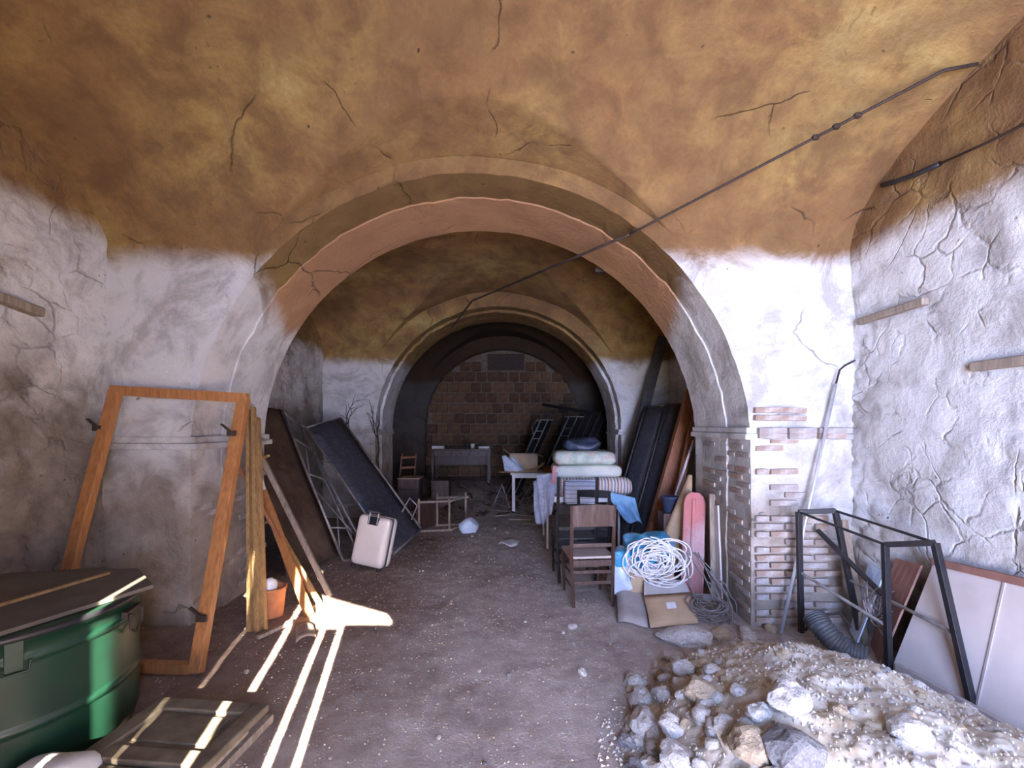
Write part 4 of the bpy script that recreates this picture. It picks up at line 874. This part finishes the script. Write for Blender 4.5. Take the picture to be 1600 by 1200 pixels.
feat = [(1073, 1004, .150, 0, 'large flat pale slab at the far left edge of the mound', (1.35, .75, .42)), (1126, 996, .075, 2, 'buff orange stone behind the flat pale slab', None), (1170, 1002, .07, 0, 'rounded pale lump at the far edge of the mound', None),
        (1003, 1098, .085, 1, 'square whitish block at the left edge of the mound', None), (1012, 1140, .10, 3, 'white angular block in the left foreground of the mound', None), (1050, 1140, .075, 0, 'pale stone right of the white angular block', None),
        (1058, 1185, .085, 5, 'big pale stone nearest the camera at the mound edge', None), (1045, 1030, .05, 0, 'small pale stone below the flat slab', None), (1068, 1050, .075, 5, 'wide grey-white stone below the flat slab', None),
        (1240, 1160, .12, 4, 'dark grey stone half buried in the middle of the mound', None), (1232, 1108, .10, 5, 'pale plaster chunk above the dark grey stone', None), (1310, 1113, .04, 2, 'rust brown pebble on the mound', None),
        (1175, 1165, .10, 2, 'buff stone in the front of the mound', None), (1420, 1150, .08, 5, 'greyish stone on the right flank of the mound', None), (1095, 1090, .09, 2, 'buff stone in the left flank of the mound', None)]
for i, (px, py, s, mi, lb, sq) in enumerate(feat):
    z = 0
    for _ in range(6): p = fl(px, py, z); z = max(mound_z(p.x, p.y)-.02, 0)
    me = rock_mesh(60+i, 3, mats[mi], sq or (1, .85, .65)); rock(me, p.x, p.y, s, None, lb, None, (.1, -.05, -.15+.4*i))
k = 0
zone = {}
while k < 210:
    a_ = R.uniform(0, 6.28); r_ = R.random()**.45*1.06; x_ = 1.60+.96*r_*math.cos(a_); y_ = 2.25+1.1*r_*math.sin(a_)
    if x_ > 2.7 or y_ < 1.5 or mound_z(x_, y_) < -.01: continue
    left = x_ < 1.2
    if not left and R.random() < .45: continue
    s_ = R.uniform(.022, .055)*(1.3 if left else .62)
    me = R.choice(big if s_ > .042 else small); mn = me.materials[0].name.split('_')[0]
    z_ = 'left edge' if left else ('far slope' if y_ > 2.5 else 'right flank' if x_ > 1.75 else 'near slope')
    rock(me, x_, y_, s_, max(mound_z(x_, y_)-.02, floor_z(x_, y_))-s_*.25, mn+' angular stone among others on the '+z_+' of the rubble mound', mn+' stones on the '+z_+' of the mound'); k += 1
GS = 'loose chips on the earth floor'
for k in range(60):
    x_ = R.uniform(-1.2, 1.6); y_ = R.uniform(2.2, 7.5)
    if mound_z(x_, y_) > 0: continue
    rock(R.choice(small), x_, y_, R.uniform(.008, .022), None, 'tiny pale stone chip on the bare earth floor', GS)
rock(big[0], *fl(895, 980).xy, .04, None, 'white pebble on the floor in front of the brown chair'); rock(big[3], *fl(910, 1054).xy, .035, None, 'white pebble on the floor left of the rubble mound')
rock(big[1], *fl(1165, 992).xy, .06, None, 'pale stone at the foot of the right pier'); rock(small[2], *fl(1205, 985).xy, .05, None, 'small stone beside the foot of the aluminium pole')
rock(small[1], *fl(385, 1052).xy, .02, None, 'bright stone chip on the dark floor among the sun streaks')
gv = MB(); rg = random.Random(4)
def grit(x, y, z, s):
    d = [Vector((rg.uniform(-1, 1), rg.uniform(-1, 1), rg.uniform(-.6, .6))).normalized()*s for _ in range(2)]
    c_ = Vector((x, y, z)); vs = [c_+Vector((s, 0, 0)), c_+Vector((-s*.5, s*.8, 0)), c_+Vector((-s*.6, -s*.7, 0)), c_+Vector((rg.uniform(-.3, .3)*s, 0, s*rg.uniform(.5, 1))), c_-Vector((0, 0, s*.4))]
    gv.add(vs, [(0, 1, 3), (1, 2, 3), (2, 0, 3), (1, 0, 4), (2, 1, 4), (0, 2, 4)])
for k in range(5200):
    a_ = rg.uniform(0, 6.28); r_ = rg.random()**.5*1.2; x_ = 1.62+1.0*r_*math.cos(a_); y_ = 2.1+1.0*r_*math.sin(a_)
    if x_ > 2.8: continue
    grit(x_, y_, max(mound_z(x_, y_)-.02, floor_z(x_, y_))+.002, rg.uniform(.004, .015))
tag(ob('grit', gv, M['grit']), 'fine pale grit scattered over the mound', 'grit')['kind'] = 'stuff'
gv = MB()
for k in range(5200):
    x_ = rg.uniform(-3.2, 2.6); y_ = 1.9+rg.random()**1.3*6; grit(x_, y_, floor_z(x_, y_)+.001, rg.uniform(.003, .009))
tag(ob('gravel', gv, M['stone2']), 'fine gravel over the earth floor', 'gravel')['kind'] = 'stuff'
bar_thing('stick', 'thin pale stick standing in the front of the rubble mound', 'stick', at(1136, 1180, 1.9), at(1120, 1146, 1.98), .012, .012, M['greywood'], (0, 1, 0))
